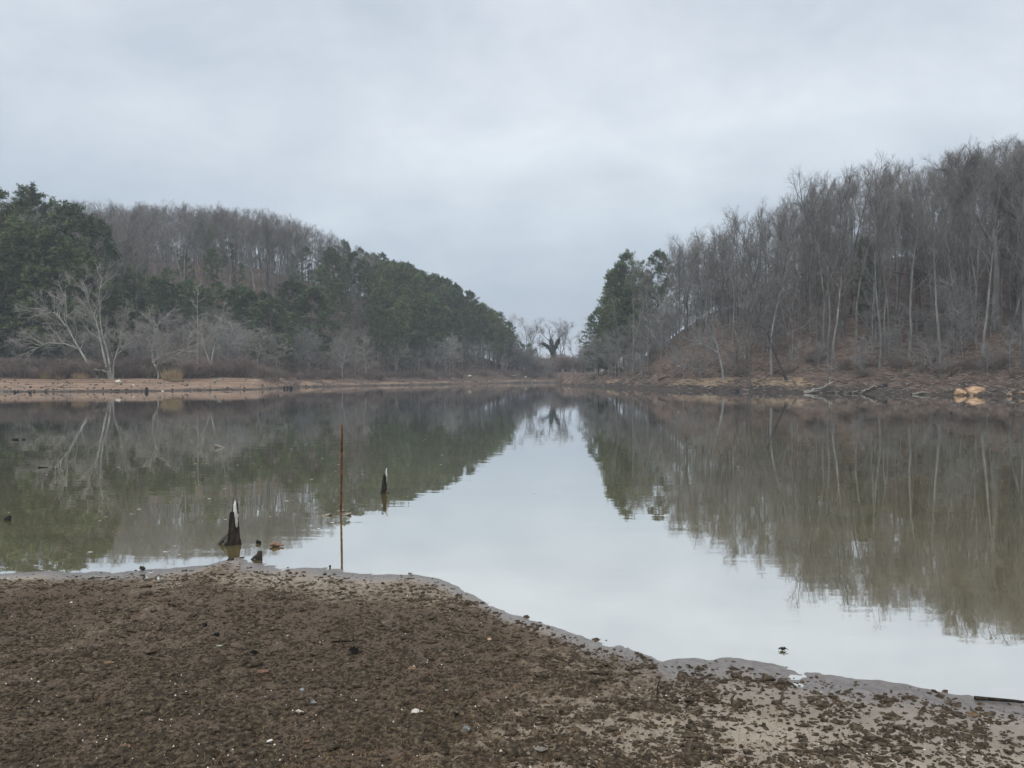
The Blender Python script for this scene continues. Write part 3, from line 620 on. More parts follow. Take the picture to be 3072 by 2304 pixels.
special('hooked_tree', 'dark mossy tree with a thick limb bent like a hook on the right hill', 'tree', 2762, 1095, 78,
        make_bare(610, H=13, r=.34, trunks=[(path([(0, 0, 0), (-.3, 0, 4), (-.5, 0, 7), (-.6, 0, 12)]), .36), (path([(1.6, 0, 3.2), (1.3, 0, 5.0), (.6, 0, 6.6), (-.2, 0, 7.2)]), .15)], first=.5, l1=10, l2=7, l3=6, l4=3, ang=45, up=.1, spread=.9, mats=(M_darkbark, M_twig)))
special('big_forked_tree', 'huge bare tree with wide upswept fork at the right edge', 'tree', 2985, 1105, 75,
        make_bare(611, H=17, r=.42, trunks=[(path([(0, 0, 0), (.1, 0, 6), (-.3, 0, 10), (.3, 0, 12.8), (.5, 0, 16.5)]), .42), (path([(0, 0, 8), (-1.8, 0, 11), (-3.2, 0, 13.5), (-3.8, 0, 15.5)]), .22), (path([(0, 0, 9.5), (1.8, 0, 12), (3.2, 0, 14.5), (3.7, 0, 16)]), .2)], first=.45, l1=16, l2=8, l3=7, l4=4, ang=38, up=.12, spread=.75))
for i, (px, D, H, lab) in enumerate([(2640, 74, 17, 'stout straight bare tree just right of the lone hill pine'), (2480, 78, 15, 'pale straight trunk below the small dull pine'), (2315, 80, 16, 'pale straight trunk rising full height left of the dark leaning tree'), (2250, 79, 11, 'thick dark trunk standing on the bank above the driftwood tangle')]):
    place('bare', [0, 2, 3, 4][i], (px - CX) / F * D, D, H, 'bare_tree', lab, 'bare tree')

# valley trees behind the dam
vm = (M_bark, M_twig)
k2 = 205 / F
def tv(pts): return path([(a * k2, b * k2, c * k2) for a, b, c in pts])
ivy = make_bare(620, H=12, r=.55, trunks=[(tv([(0, 0, -6), (-1, 0, 35), (-6, 0, 72), (-12, 0, 98), (-20, 0, 138)]), .55), (tv([(-3, 0, 56), (-20, 0, 78), (-38, 0, 90)]), .28), (tv([(-5, 0, 66), (6, 0, 88), (14, 0, 106), (22, 0, 128)]), .3), (tv([(-11, 0, 92), (-28, 0, 106), (-44, 0, 122)]), .15)],
                first=.62, l1=8, l2=5, l3=5, l4=2, ang=42, up=.08, spread=.62, mats=vm, tw=1.4)
o = special('ivy_covered_tree', 'dark ivy wrapped tree standing in the valley gap', 'tree', 1665, 1105, 205, ivy)
ib = MB(); gg = np.random.default_rng(5); cc = []
for pts, sp in (([(0, 0, -6), (-1, 0, 35), (-6, 0, 72), (-12, 0, 98)], .75), ([(-3, 0, 56), (-20, 0, 78), (-38, 0, 90)], .35), ([(-5, 0, 66), (6, 0, 88), (12, 0, 102)], .38)):
    q = tv(pts); u = gg.uniform(0, 10.99, 650); i = u.astype(int); f = (u - i)[:, None]; c = q[i] * (1 - f) + q[i + 1] * f; cc.append(c + gg.normal(size=c.shape) * sp * .6 * (1.3 - u / 14)[:, None])
tufts(ib, gg, np.concatenate(cc), 4, .3, .25, .1); link('ivy', ib.mesh('ivy_mesh', False), M_ivy, o)
VT = [(1548, 940, 215, 3, 'pale bare tree with fine fan crown first in the valley gap'), (1580, 955, 220, 4, 'second fine crowned bare tree from the left of the valley gap'), (1600, 985, 212, 0, 'low grey bare tree left of the ivy wrapped tree'), (1625, 1000, 210, 2, 'small twiggy bare tree tight against the left of the ivy wrapped tree'),
      (1684, 965, 212, 1, 'bare tree just behind the ivy wrapped tree on its right'), (1697, 958, 207, 0, 'slim dark bare tree rising highest right of the ivy wrapped tree'), (1720, 1010, 225, 2, 'small faint bare tree in the low gap of the valley'), (1748, 990, 205, 3, 'bare tree curving up beside the right pine stand'),
      (1770, 975, 190, 4, 'bare tree leaning out from the right pine stand'), (1785, 955, 180, 1, 'tall bare tree overlapping the edge of the right pine stand'), (1765, 1010, 160, 0, 'short bare tree on the right point of the bank')]
for px, ty, D, v, lb in VT: place_px('bare', v, px, ty, D, 'bare_tree', lb, 'bare tree', xs=1.15)
for q in range(46):
    px = rng.uniform(1490, 1650) if q < 30 else rng.uniform(1740, 1800); D = rng.uniform(182, 200); ty = np.interp(px, [1490, 1560, 1600, 1650, 1740, 1800], [985, 1030, 1042, 1075, 1060, 1010]) + rng.uniform(-8, 25)
    place_px('sapling', q, px, ty, D, 'understorey_tree', 'small dense bare tree filling the ' + ('left' if q < 30 else 'right') + ' foot of the valley gap', 'small tree', 'small trees at the ' + ('left' if q < 30 else 'right') + ' foot of the valley gap', xs=1.3)
for px, ty, D in [(1540, 1000, 196), (1552, 1022, 192), (1568, 1032, 198), (1585, 1030, 205), (1605, 1046, 203)]: place_px('pine', int(px) % 5, px, ty, D, 'pine_tree', 'low young pine at the left foot of the valley gap', 'pine', 'young pines at the foot of the valley gap')

# shrubs ---------------------------------------------------------------------------
def hz(p, row): return ('left of the leaning tree' if p < 292 else 'before the straw clump' if p < 512 else 'past the straw clump') + [' in front', '', ' at the back'][row]
for row, (dd, h) in enumerate([(9.0, 1.9), (10.8, 2.2), (13.0, 2.4)]):
    for px in np.arange(-30, 760, 36 if row < 2 else 44):
        p = px + rng.uniform(-16, 16); t = (p - CX) / F; y = np.interp(t, SH_T, SH_D) + dd + rng.uniform(-.7, .9); x = t * y
        if row == 0 and 300 < p < 345: continue
        place('shrub', int(rng.integers(0, 3)), x, y, h * rng.uniform(.75, 1.15), 'shrub', 'twiggy leafless shrub of the brown hedge ' + hz(p, row), 'shrub', 'hedge shrubs ' + hz(p, row), xs=1.35)
for px in np.arange(760, 1660, 26):
    p = px + rng.uniform(-12, 12); t = (p - CX) / F; y = np.interp(t, SH_T, SH_D) + rng.uniform(5, 8); x = t * y
    place('shrub', int(rng.integers(0, 3)), x, y, rng.uniform(.9, 1.8), 'shrub', 'low leafless shrub on the bank towards the head of the lake', 'shrub', 'low shrubs towards the head of the lake', xs=1.4)
for i, px in enumerate(np.arange(1530, 1800, 12)):
    y = rng.uniform(186, 200); x = (px - CX) / F * y
    place('shrub', i % 3, x, y, rng.uniform(2.2, 4.6), 'shrub', 'bushy grey shrub along the top of the dam in the valley', 'shrub', 'shrubs along the dam', xs=1.2)
for px in np.arange(1790, 3090, 52):
    p = px + rng.uniform(-20, 20); t = (p - CX) / F; y = np.interp(t, SH_T, SH_D) + rng.uniform(3.5, 7); x = t * y
    place('shrub', int(rng.integers(0, 3)), x, y, rng.uniform(.7, 1.7), 'shrub', 'scraggy low shrub on the leaf strewn right bank', 'shrub', 'scraggy shrubs on the right bank', xs=1.3)
gn_forest('woods', GN, 'mass of farther bare trees and undergrowth filling both hillsides')

# dry grass clump in the hedge
def blades(name, pts, h, n, m, spread=.3, w=.02):
    b = MB(); g = np.random.default_rng(len(name) + n)
    for (x, y, zz) in pts:
        a = g.uniform(0, 2 * PI, n); r = g.uniform(0, spread, n); c = np.stack([x + np.cos(a) * r, y + np.sin(a) * r, np.full(n, zz)], 1)
        d = np.stack([np.cos(a) * .35, np.sin(a) * .35, np.ones(n)], 1) + g.normal(size=(n, 3)) * .2; L = h * g.uniform(.5, 1, n)[:, None]
        wv = np.cross(d, g.normal(size=(n, 3))); wv /= np.linalg.norm(wv, axis=1, keepdims=True); V = np.stack([c - wv * w / 2, c + wv * w / 2, c + d * L], 1).reshape(-1, 3)
        i = np.arange(n) * 3; b.add(V, np.stack([i, i + 1, i + 2], 1))
    return b.mesh(name, False)
for px, D, h, lb in [(512, 88.5, 1.5, 'rounded straw yellow grass clump glowing between dark shrubs'), (128, 86.8, 1.0, 'straw yellow grass clump behind the far left shrubs'), (165, 87, .9, 'small tan grass clump beside the far left straw clump'), (240, 87.3, .8, 'tan grass clump low in the hedge below the leaning tree')]:
    x = (px - CX) / F * D; tag(link('grass_clump', blades('grass_clump', [(0, 0, 0), (.5, 0, 0), (-.4, .2, 0)], h, 260, M_dry, .6, .04), M_dry, None, (x, D, fz(x, D))), lb, 'grass clump')

# fallen wood on the far banks --------------------------------------------------------
def limb_obj(name, pts, r, m, label, cat, twigs=4, group=None, at=None, seed=0):
    g = np.random.default_rng(int(seed + 1000 * abs(pts[0][0])) % 99991); P = path(pts, 9)[None]; P[0, 1:-1] += g.normal(size=(7, 3)) * r * .5
    R = (np.linspace(1, .3, 9) * r)[None]; tb, bb = MB(), MB(); tb.tubes(P, R, 6); org = P[0, 0].copy()
    L = np.linalg.norm(P[0, -1] - P[0, 0])
    me = tb.mesh(name); 
    V = np.empty(len(me.vertices) * 3, np.float32); me.vertices.foreach_get('co', V); V = V.reshape(-1, 3) - org; me.vertices.foreach_set('co', V.ravel())
    o = link(name, me, m, None, tuple(org)); tag(o, label, cat, group)
    if twigs:
        L2, R2 = grow(g, P, R, twigs, .3, .95, L * .28, 40, 3, up=.02, wander=.15, rsc=.6, rmin=r * .12); L2 = L2 - org
        for q in range(len(L2)):
            b = MB(); b.tubes(L2[q:q + 1], R2[q:q + 1], 4); link('branch', b.mesh('branch'), m, o)
    return o
def P3(px, py, D): return ((px - CX) / F * D, D, CAMH + (HY - py) / F * D)
def ground3(px, D, dz=0.05): x = (px - CX) / F * D; return (x, D, fz(x, D) + dz)
def lb_(px): return float(np.interp((px - CX) / F, SH_T, SH_D))
FW = [((2410, 1178, 71), (2455, 1168, 72), (2505, 1143, 73), .11, M_palebark, 'long white bare branch slanting up out of the water on the right bank', 5),
      ((2412, 1179, 70.5), (2440, 1174, 71), (2462, 1170, 71.4), .08, M_wood_grey, 'short grey stick lying beside the long white branch', 1),
      ((2540, 1145, 74), (2620, 1143, 74), (2690, 1160, 72.5), .09, M_wood_grey, 'long pale arched branch on the bank right of the white branch', 4),
      ((2645, 1050, 78), (2665, 1090, 77), (2688, 1125, 76), .09, M_palebark, 'thin pale pole leaning against the trees of the right hill', 2),
      ((2585, 1176, 69), (2610, 1165, 69.6), (2630, 1155, 70), .07, M_wood_grey, 'short dead branch sticking up from the dark mud', 2),
      ((2600, 1172, 69.4), (2650, 1163, 70), (2665, 1160, 70.4), .08, M_wood_dark, 'dark branch lying low across the muddy edge of the right bank', 2),
      ((2735, 1184, 65.5), (2800, 1180, 66), (2862, 1186, 65), .12, M_wood_grey, 'grey weathered log lying in the water left of the sandstone', 4),
      ((2750, 1178, 66.5), (2790, 1165, 67), (2812, 1160, 67.6), .06, M_palebark, 'thin whitish branch poking up left of the sandstone', 2),
      ((2770, 1140, 71), (2805, 1128, 72), (2830, 1120, 73), .14, M_wood_dark, 'dark fallen trunk uphill from the sandstone', 3),
      ((2835, 1165, 68), (2855, 1150, 68.5), (2880, 1125, 69), .13, M_wood_dark, 'dark uprooted tangle of branches just above the sandstone', 8),
      ((2110, 1168, 84), (2140, 1165, 84), (2165, 1158, 84.5), .10, M_wood_grey, 'pale driftwood limb in the tangle on the dark mud', 6),
      ((2125, 1167, 83), (2145, 1160, 83.4), (2160, 1150, 84), .07, M_wood_grey, 'upright driftwood limb in the tangle on the dark mud', 5),
      ((2270, 1161, 80), (2340, 1153, 80), (2380, 1150, 80.4), .12, M_wood_dark, 'dark log fallen on the slope under the dark leaning tree', 3),
      ((1975, 1140, 92), (2015, 1130, 92), (2060, 1122, 93), .11, M_wood_dark, 'dark fallen limb on the bank below the valley pines', 3),
      ((1870, 1158, 106), (1930, 1148, 104), (1978, 1153, 100), .08, M_wood_grey, 'thin pale pole lying along the tip of the right bank', 2),
      ((1765, 1146, 140), (1790, 1140, 140), (1820, 1134, 141), .14, M_wood_grey, 'grey log lying on the point below the valley trees', 3),
      ((1690, 1154, 134), (1720, 1142, 135), (1750, 1128, 136), .12, M_wood_grey, 'brushy treetop fallen into the water off the right point', 14),
      ((1535, 1126, 172), (1550, 1125, 172), (1563, 1125, 172), .13, M_palebark, 'straight pale log on the bank at the head of the lake', 0),
      ((1565, 1150, 170), (1567, 1142, 170), (1569, 1134, 170), .12, M_palebark, 'upright pale post at the waterline at the head of the lake', 0),
      ((1594, 1150, 172), (1600, 1140, 172), (1610, 1146, 171), .16, M_palebark, 'white arched root wad at the head of the lake', 6),
      ((1680, 1140, 182), (1692, 1136, 182), (1706, 1134, 182), .13, M_wood_dark, 'dark log under the red dam face', 2),
      ((282, 1109, 87), (305, 1112, 86.6), (338, 1116, 86.2), .09, M_palebark, 'white broken limb lying behind the shrubs below the forked tree', 3),
      ((640, 1145, 87), (655, 1140, 87), (668, 1132, 87.5), .08, M_palebark, 'small white dead branch at the right end of the hedge', 7),
      ((672, 1167, 85), (690, 1164, 86), (700, 1168, 85), .06, M_wood_dark, 'thin dark stick on the tip of the clay beach', 2)]
for i, (a, b, c, r, m, lb, tw) in enumerate(FW):
    pts = []
    for (px, py, D) in (a, b, c):
        q = P3(px, py, D); g0 = fz(q[0], q[1]); pts.append((q[0], q[1], max(q[2], max(g0, 0) - .05)))
    limb_obj('fallen_branch' if i not in (17, 18) else ('log' if i == 17 else 'post'), pts, r, m, lb, 'branch' if i not in (17, 18) else 'log' if i == 17 else 'post', tw, seed=i)

def bank_debris(name, m, side, N_, lab, kind_):
    g = np.random.default_rng(len(name)); b = MB()
    px = g.uniform(-60, 1640, N_) if side == 'l' else g.uniform(1690, 3140, N_); t = (px - CX) / F
    d = np.abs(g.normal(size=N_)) * (4 if side == 'l' else 5) + .2; y = np.interp(t, SH_T, SH_D) + d; x = t * y; zz = far_z(x, y)
    L = g.uniform(.15, 1.3, N_) * (1 if kind_ == 's' else .25); a = g.uniform(0, PI, N_); dx = np.cos(a) * L / 2; dy = np.sin(a) * L / 2; rise = g.uniform(-.1, .35, N_) * L
    r0 = (.012 + .022 * g.random(N_)) if kind_ == 's' else g.uniform(.04, .13, N_)
    P = np.stack([np.stack([x - dx, y - dy, zz + .02], 1), np.stack([x + g.normal(size=N_) * .04, y, zz + rise * .5 + .05], 1), np.stack([x + dx, y + dy, zz + rise + .03], 1)], 1)
    b.tubes(P, r0[:, None] * np.array([[.8, 1, .4]]), 4); tag(link(name, b.mesh(name, False), m), lab, kind='stuff')
bank_debris('bank_sticks', M_wood_grey, 'l', 600, 'fine grey sticks littering the left bank', 's'); bank_debris('dark_bank_sticks', M_darkbark, 'r', 1600, 'fine dark sticks littering the right bank', 's')
bank_debris('pale_bank_sticks', M_wood_grey, 'r', 1000, 'fine pale sticks littering the right bank', 's'); bank_debris('bank_rubble', M_darkbark, 'l', 260, 'small dark stones and clods on the left bank', 'r')
# rocks ----------------------------------------------------------------------------
def rock_mesh(name, sx, sy, sz, seed, ns=22, flat=.0, amp=.35):
    import bmesh
    g = np.random.default_rng(seed); bm = bmesh.new(); n = 17
    p = g.normal(size=(n, 3)); p /= np.abs(p).max(1, keepdims=True) ** .55 * np.linalg.norm(p, axis=1, keepdims=True) ** .45; p *= g.uniform(.75, 1.0, (n, 1))
    p[:, 2] += .25 * np.sin(p[:, 0] * 2 + seed) 
    for q in p * np.array([sx, sy, sz]) / 2: bm.verts.new(q)
    res = bmesh.ops.convex_hull(bm, input=bm.verts)
    bmesh.ops.delete(bm, geom=[v for v in bm.verts if not v.link_faces], context='VERTS')
    bmesh.ops.bevel(bm, geom=list(bm.edges), offset=min(sx, sy, sz) * .02, segments=1, affect='EDGES')
    bmesh.ops.triangulate(bm, faces=bm.faces); bmesh.ops.subdivide_edges(bm, edges=bm.edges, cuts=1)
    for v in bm.verts: v.co *= 1 + g.normal() * .018
    me = bpy.data.meshes.new(name); bm.to_mesh(me); bm.free(); return me
def rock(name, px, py, D, w, h, d, m, label, cat='rock', seed=0, zc=None, group=None):
    x = (px - CX) / F * D; zz = CAMH + (HY - py) / F * D if zc is None else zc
    return tag(link(name, rock_mesh(name, w, d, h, seed), m, None, (x, D, zz)), label, cat, group)
mp = 63 / F
rock('boulder', 2885, 1180, 63.5, 1.25, .85, .9, M_sandstone, 'smaller pointed orange sandstone boulder at the right waterline', 'boulder', 3, .12)
rock('boulder', 2932, 1175, 63.0, 1.9, 1.1, 1.2, M_sandstone, 'larger flat topped orange sandstone boulder at the right waterline', 'boulder', 8, .18)
rock('boulder', 3035, 1178, 60.5, .75, .7, .7, M_sandstone, 'orange sandstone block nearest the right edge gap', 'boulder', 5, .1)
rock('boulder', 3068, 1178, 60.0, 1.3, .8, .9, M_sandstone, 'orange sandstone slab cut by the right edge of the view', 'boulder', 12, .12)
for i, (px, D, w, lb) in enumerate([(355, 84.6, .7, 'pale grey rock at the top of the clay beach under the forked tree'), (540, 81.2, .3, 'tiny white stone on the clay beach waterline'), (487, 81, .3, 'tiny pale stone right of the dark beach stump'), (1355, 150, .9, 'grey boulder at the foot of the sloping pines'), (1408, 158, .9, 'pale yellow rock on the bank near the head of the lake'), (1577, 181, .7, 'white round rock on the red bank at the head of the lake'), (2035, 93, .45, 'small white rock at the foot of a dark trunk on the right bank'), (400, 82.4, .3, 'small white stone halfway up the clay beach')]):
    q = ground3(px, D, w * .15); tag(link('stone', rock_mesh('stone', w, w * .8, w * .6, 40 + i), M_shell if 'white' in lb or 'pale' in lb else M_stone, None, q), lb, 'stone')
rock('beach_stump', 440, 1172, 78.0, .42, .75, .42, M_black, 'round black stump at the waterline of the clay beach', 'stump', 4, .2)
for i, (px, D, lb) in enumerate([(43, 73, 'low black snag in the water at the far left'), (90, 73, 'second low black snag in the water from the far left'), (90, 80, 'small dark lump on the far left clay beach')]):
    rock('snag', px, 1178, D, .35, .3, .3, M_black, lb, 'snag', 60 + i, .05 if D < 78 else fz((px - CX) / F * D, D) + .05)
for i, (px, D, w, lb) in enumerate([(852, 96, .35, 'dark stub left of the two off the beach tip'), (862, 96, .4, 'middle dark stub off the tip of the clay beach'), (873, 95, .5, 'tallest dark stub off the tip of the clay beach'), (2212, 78.4, .5, 'black stump at the waterline under the tan bank strip'), (2655, 69.6, .45, 'round black lump on the dark mud of the right bank')]):
    x = (px - CX) / F * D; rock('snag', px, 0, D, w, w * 1.3, w, M_black, lb, 'snag', 70 + i, max(fz(x, D), 0) + .1)

# objects standing in the near water ---------------------------------------------------
def stump(name, px, py, h, r, lean, seed, label, roots, tip, k=26):
    x, y = gp(px, py); g = np.random.default_rng(seed); o = empty(name, (x, y, 0)); nl = 22
    zs = np.concatenate([[-.12], np.linspace(0, 1, nl - 1) * h]); th = np.arange(k) / k * 2 * PI
    flute = 1 + .14 * np.sin(th * 3 + 1) + .10 * np.sin(th * 7 + 2) + g.normal(size=k) * .11
    top = h * (.72 + .28 * np.clip(np.cos(th - tip), 0, 1) ** 1.5) * (1 + g.normal(size=k) * .07); V = []
    for i, zz in enumerate(zs):
        f = max(zz, 0) / h; rad = r * (1.15 - .45 * f + .28 * math.exp(-f * 8)) * flute * (1 + g.normal(size=k) * .035)
        z_ = np.minimum(zz, top); cl = np.clip((zz - top) / (h * .3), 0, 1); rad = rad * (1 - .75 * cl)
        cx = lean[0] * f * h + np.cos(tip) * r * .35 * f; cy_ = lean[1] * f * h
        V.append(np.stack([cx + np.cos(th) * rad, cy_ + np.sin(th) * rad, z_ + 0 * th], 1))
    V = np.concatenate(V + [np.array([[lean[0] * h, lean[1] * h, h * .8]])]); F4 = []; F3 = []
    for i in range(nl - 1):
        for j in range(k): a = i * k + j; b = i * k + (j + 1) % k; F4.append((a, b, b + k, a + k))
    for j in range(k): F3.append(((nl - 1) * k + j, (nl - 1) * k + (j + 1) % k, nl * k))
    me = mesh_from('trunk', V, [np.array(F4), np.array(F3)]); link('trunk', me, M_wood_dark, o)
    # bleached splinter along one side and over the tip
    b = MB(); P = []
    for q in range(4):
        a = tip + (q - 1.4) * .33; hh = h * [1.0, 1.06, .93, .82][q]; z0 = h * [.58, .34, .46, .68][q]; pts = []
        for s in np.linspace(0, 1, 7):
            zz = z0 + (hh - z0) * s; f = zz / h; rad = r * (1.02 - .62 * f ** 1.5)
            pts.append((lean[0] * zz + math.cos(a) * rad + math.cos(tip) * r * .35 * f, lean[1] * zz + math.sin(a) * rad - .006, zz))
        P.append(path(pts, 9))
    P = np.stack(P); P[:, 1:] += g.normal(size=P[:, 1:].shape) * r * .05; R = r * .46 * np.array([.3, .6, .9, 1, 1, .9, .75, .5, .2])[None].repeat(4, 0); b.tubes(P, R, 6)
    link('bleached_splinter', b.mesh('bleached_splinter'), M_wood_white, o)
    for (a, L, hh, rr) in roots:
        b = MB(); ca, sa = math.cos(a), math.sin(a)
        P = path([(0, 0, hh), (ca * L * .4, sa * L * .4, hh * .75), (ca * L * .75, sa * L * .75, hh * .35), (ca * L, sa * L, -.01)], 8)[None]; P[0, 1:-1] += g.normal(size=(6, 3)) * rr * .12
        b.tubes(P, (np.array([1, 1, 1.05, 1, .85, .7, .5, .3]) * rr)[None], 8); link('root', b.mesh('root'), M_stumpbase, o)
    return tag(o, label, 'stump')
stump('tree_stump', 696, 1634, .40, .043, (-.02, 0), 3, 'tall black rotten stump with white splintered tip standing in the shallows', [(PI, .14, .085, .028), (-2.3, .085, .06, .032), (2.6, .11, .05, .02)], 0.25)
stump('broken_stake', 1150, 1480, .33, .030, (.06, 0), 9, 'thin dark broken stake with pale tip beyond the rusty rod', [(-.2, .09, .015, .02)], .4)
def rod():
    x, y = gp(1022, 1541); h = (1541 - 1274) / F * y; n = 40; P = np.zeros((1, n, 3)); P[0, :, 2] = np.linspace(-.25, h, n); P[0, :, 0] = np.linspace(-.005, .018, n); g = np.random.default_rng(4)
    P[0, :, 0] += np.cumsum(g.normal(size=n)) * .0006; b = MB(); R = np.full((1, n), .0125) * (1 + g.normal(size=(1, n)) * .09); P = np.concatenate([P, P[:, -1:] + [[[0, 0, .001]]]], 1); R = np.concatenate([R, R[:, -1:]], 1)
    b.tubes(P, R, 8); tag(link('rusty_rod', b.mesh('rusty_rod'), M_rust, None, (x, y, 0)), 'tall thin rusty iron rod standing upright in the water', 'rod')
rod()
def low(name, px, py, w, h, d, m, label, cat, seed, dz=0.0):
    x, y = gp(px, py); return tag(link(name, rock_mesh(name, w, d, h, seed), m, None, (x, y, dz)), label, cat)
low('stone', 978, 1548, .135, .05, .09, M_stone, 'flat mottled stone breaking the surface left of the rusty rod', 'stone', 81, .004)
low('stone', 1040, 1546, .14, .055, .1, M_stone, 'flat grey stone touching the right side of the rusty rod', 'stone', 82, .006)
low('stone', 1022, 1535, .13, .03, .08, M_stone, 'pale stone just awash behind the rusty rod', 'stone', 83, .002)
low('floating_log', 655, 1343, .32, .12, .16, M_stone, 'grey weathered log end floating far out left of the rod', 'log', 84, .01)
low('dark_lump', 774, 1632, .055, .06, .05, M_black, 'black wood lump in the water right of the tall stump', 'lump', 86, .01)
def snag_stub(px, py):
    x, y = gp(px, py); o = empty('wood_stub', (x, y, 0)); g = np.random.default_rng(2); b = MB()
    b.tubes(np.array([[[-.0, 0, -.05], [.005, 0, .02], [.012, 0, .05], [.014, 0, .072], [.014, 0, .074]]]), np.array([[.036, .03, .024, .021, .018]]), 9); link('post_end', b.mesh('post_end'), M_wood_dark, o)
    b = MB(); b.tubes(path([(0, 0, .035), (-.03, 0, .02), (-.075, 0, -.01)], 5)[None], np.array([[.022, .02, .016, .01, .006]]), 6); link('root', b.mesh('root'), M_stumpbase, o)
    tag(o, 'short black wood stub at the mud edge right of the tall stump', 'stub')
snag_stub(773, 1680)
low('dark_lump', 690, 1684, .07, .035, .05, M_wood_dark, 'dark broken wood scrap at the mud edge under the tall stump', 'wood scrap', 87, .012)
low('dark_lump', 22, 1562, .09, .075, .07, M_black, 'pointed black snag poking out of the water at the left edge', 'snag', 88, .015)
low('dark_lump', 44, 1320, .22, .06, .12, M_black, 'low black snag far out near the left edge', 'snag', 89, .01)
low('dark_lump', 70, 1320, .10, .05, .08, M_black, 'tiny black snag right beside the low far left one', 'snag', 90, .008)
low('dark_lump', 122, 1404, .22, .03, .12, M_black, 'dark sunken log just breaking the surface at the left', 'log', 91, .004)
low('dark_lump', 424, 1713, .05, .045, .04, M_wood_dark, 'dark clod sitting on the left mud edge', 'clod', 92, .02)
low('dark_lump', 988, 1705, .022, .03, .02, M_black, 'tiny black stub at the mud edge left of the rod', 'stub', 93, .012)
# leaves
def leaf_mesh(L, w, curl, seed, tone=None):
    g = np.random.default_rng(seed); nx, ny = 13, 7; s = np.linspace(0, 1, nx); q = np.linspace(-1, 1, ny); S, Q = np.meshgrid(s, q)
    prof = np.sin(np.clip(S, 0, 1) ** .8 * PI) ** .7 * (1 + .18 * np.sin(S * 22)); X = (S - .5) * L; Y = Q * w / 2 * prof
    Z = curl * L * (Q ** 2 * .35 * prof + .3 * (S - .5) ** 2 * 2) + .03 * L * np.sin(S * 9 + Q * 3 + seed) - .0 * Q
    me = grid_mesh('leaf', None, None, Z, (X, Y)); return me
def leaf(px, py, L, w, curl, m, label, seed, rz=0, tilt=(0, 0), z0=None, cat='leaf', name='dead_leaf'):
    x, y = gp(px, py, 0.03); zz = (max(nz(x, y), 0) + .012) if z0 is None else z0; o = link(name, leaf_mesh(L, w, curl, seed), m, None, (x, y, zz)); o.rotation_euler = (tilt[0], tilt[1], rz)
    md = o.modifiers.new('thickness', 'SOLIDIFY'); md.thickness = .0015; return tag(o, label, cat)
leaf(828, 1632, .14, .06, .7, M_leafdead, 'curled tan dead leaf floating right of the tall stump', 1, .05, (.18, 0), .001)
leaf(1230, 1718, .035, .03, .8, M_leafdead, 'curled brown leaf on the mud edge right of the rod', 2, .4)
leaf(1112, 1722, .03, .02, 1.2, M_shell, 'small bright white curled scrap on the mud edge right of the rod', 3, 1.0, (.8, .3), None, 'scrap', 'white_scrap')
leaf(785, 2045, .055, .018, .7, M_leafdead, 'narrow tan leaf lying on the dark mud in the left middle', 4, .4, (.3, 0))
leaf(322, 2015, .05, .018, .7, M_leafdead, 'narrow orange tan leaf on the dark mud at the left', 5, .4, (.3, 0))
leaf(441, 2232, .05, .015, .6, M_leafdead, 'upright reddish leaf on the mud at the bottom left', 6, 1.3, (1.0, .3))
leaf(913, 2257, .05, .017, .6, M_leafdead, 'pinkish pointed leaf standing in the mud near the bottom', 7, 1.2, (.9, .3))
leaf(1235, 2035, .045, .026, .6, M_leafdead, 'light orange leaf on the mud in the middle foreground', 8, .7, (.3, 0))
leaf(1623, 2275, .06, .035, .5, M_stone, 'pale grey leaf flat on the mud at the bottom centre', 9, .1)
leaf(366, 2290, .05, .03, .7, M_leafdead, 'brown leaf at the bottom edge beside the lower left corner', 10, .9, (.5, 0))
leaf(935, 2135, .032, .018, .6, M_bluestone, 'blue grey shell fragment on the mud in the lower middle', 11, 1.3, (.6, 0), None, 'shell', 'shell_fragment')
leaf(760, 1985, .045, .02, .9, M_black, 'glossy black leaf scrap on the mud near the middle', 12, .3, (.5, .2)) 
leaf(1062, 1972, .07, .035, .9, M_black, 'folded black leaf on the mud in the middle foreground', 13, -.3, (.5, .2))
leaf(895, 2170, .04, .006, .8, M_shell, 'thin curved whitish stalk on the mud in the lower middle', 14, -.2, (0, 0), None, 'stalk', 'stalk')
leaf(2835, 2262, .022, .009, .5, M_shell, 'tiny cream leaf tip on the mud at the lower right', 15, 2.2, (.5, 0))
leaf(1398, 2217, .035, .025, .7, M_bluestone, 'grey shell fragment in the lower centre right of the white shell', 16, .5, (.5, 0), None, 'shell', 'shell_fragment')
def pebble(px, py, w, m, label, seed, cat='pebble', name='pebble', hz=.6):
    x, y = gp(px, py, .03); return tag(link(name, rock_mesh(name, w, w * .8, w * hz, seed, 14), m, None, (x, y, max(nz(x, y), 0) + w * .22)), label, cat)
pebble(1244, 2158, .042, M_shell, 'large white round shell on the mud in the lower centre', 1, 'shell', 'shell')
pebble(1264, 2155, .018, M_shell, 'small white shell touching the large round one', 2, 'shell', 'shell')
pebble(1340, 2087, .024, M_stone, 'grey round pebble on the mud above the white shell', 3)
pebble(1468, 1917, .028, M_sandstone, 'orange tan pebble on the mud near the water in the centre', 4)
pebble(1445, 1868, .026, M_stone, 'pale flat stone near the mud edge in the centre', 5)
pebble(805, 2262, .03, M_shell, 'cream pebble near the bottom left of centre', 6)
pebble(822, 2268, .02, M_shell, 'small cream pebble touching the bottom left one', 7)
pebble(693, 2285, .016, M_shell, 'tiny cream pebble at the bottom left', 8)
pebble(2598, 2198, .014, M_shell, 'tiny white shell chip on the lower right mud', 9)
pebble(2674, 2168, .010, M_shell, 'tiny white chip by the clods of the lower right mud', 10)
pebble(210, 1810, .022, M_shell, 'small white pebble on the upper left mud', 11)
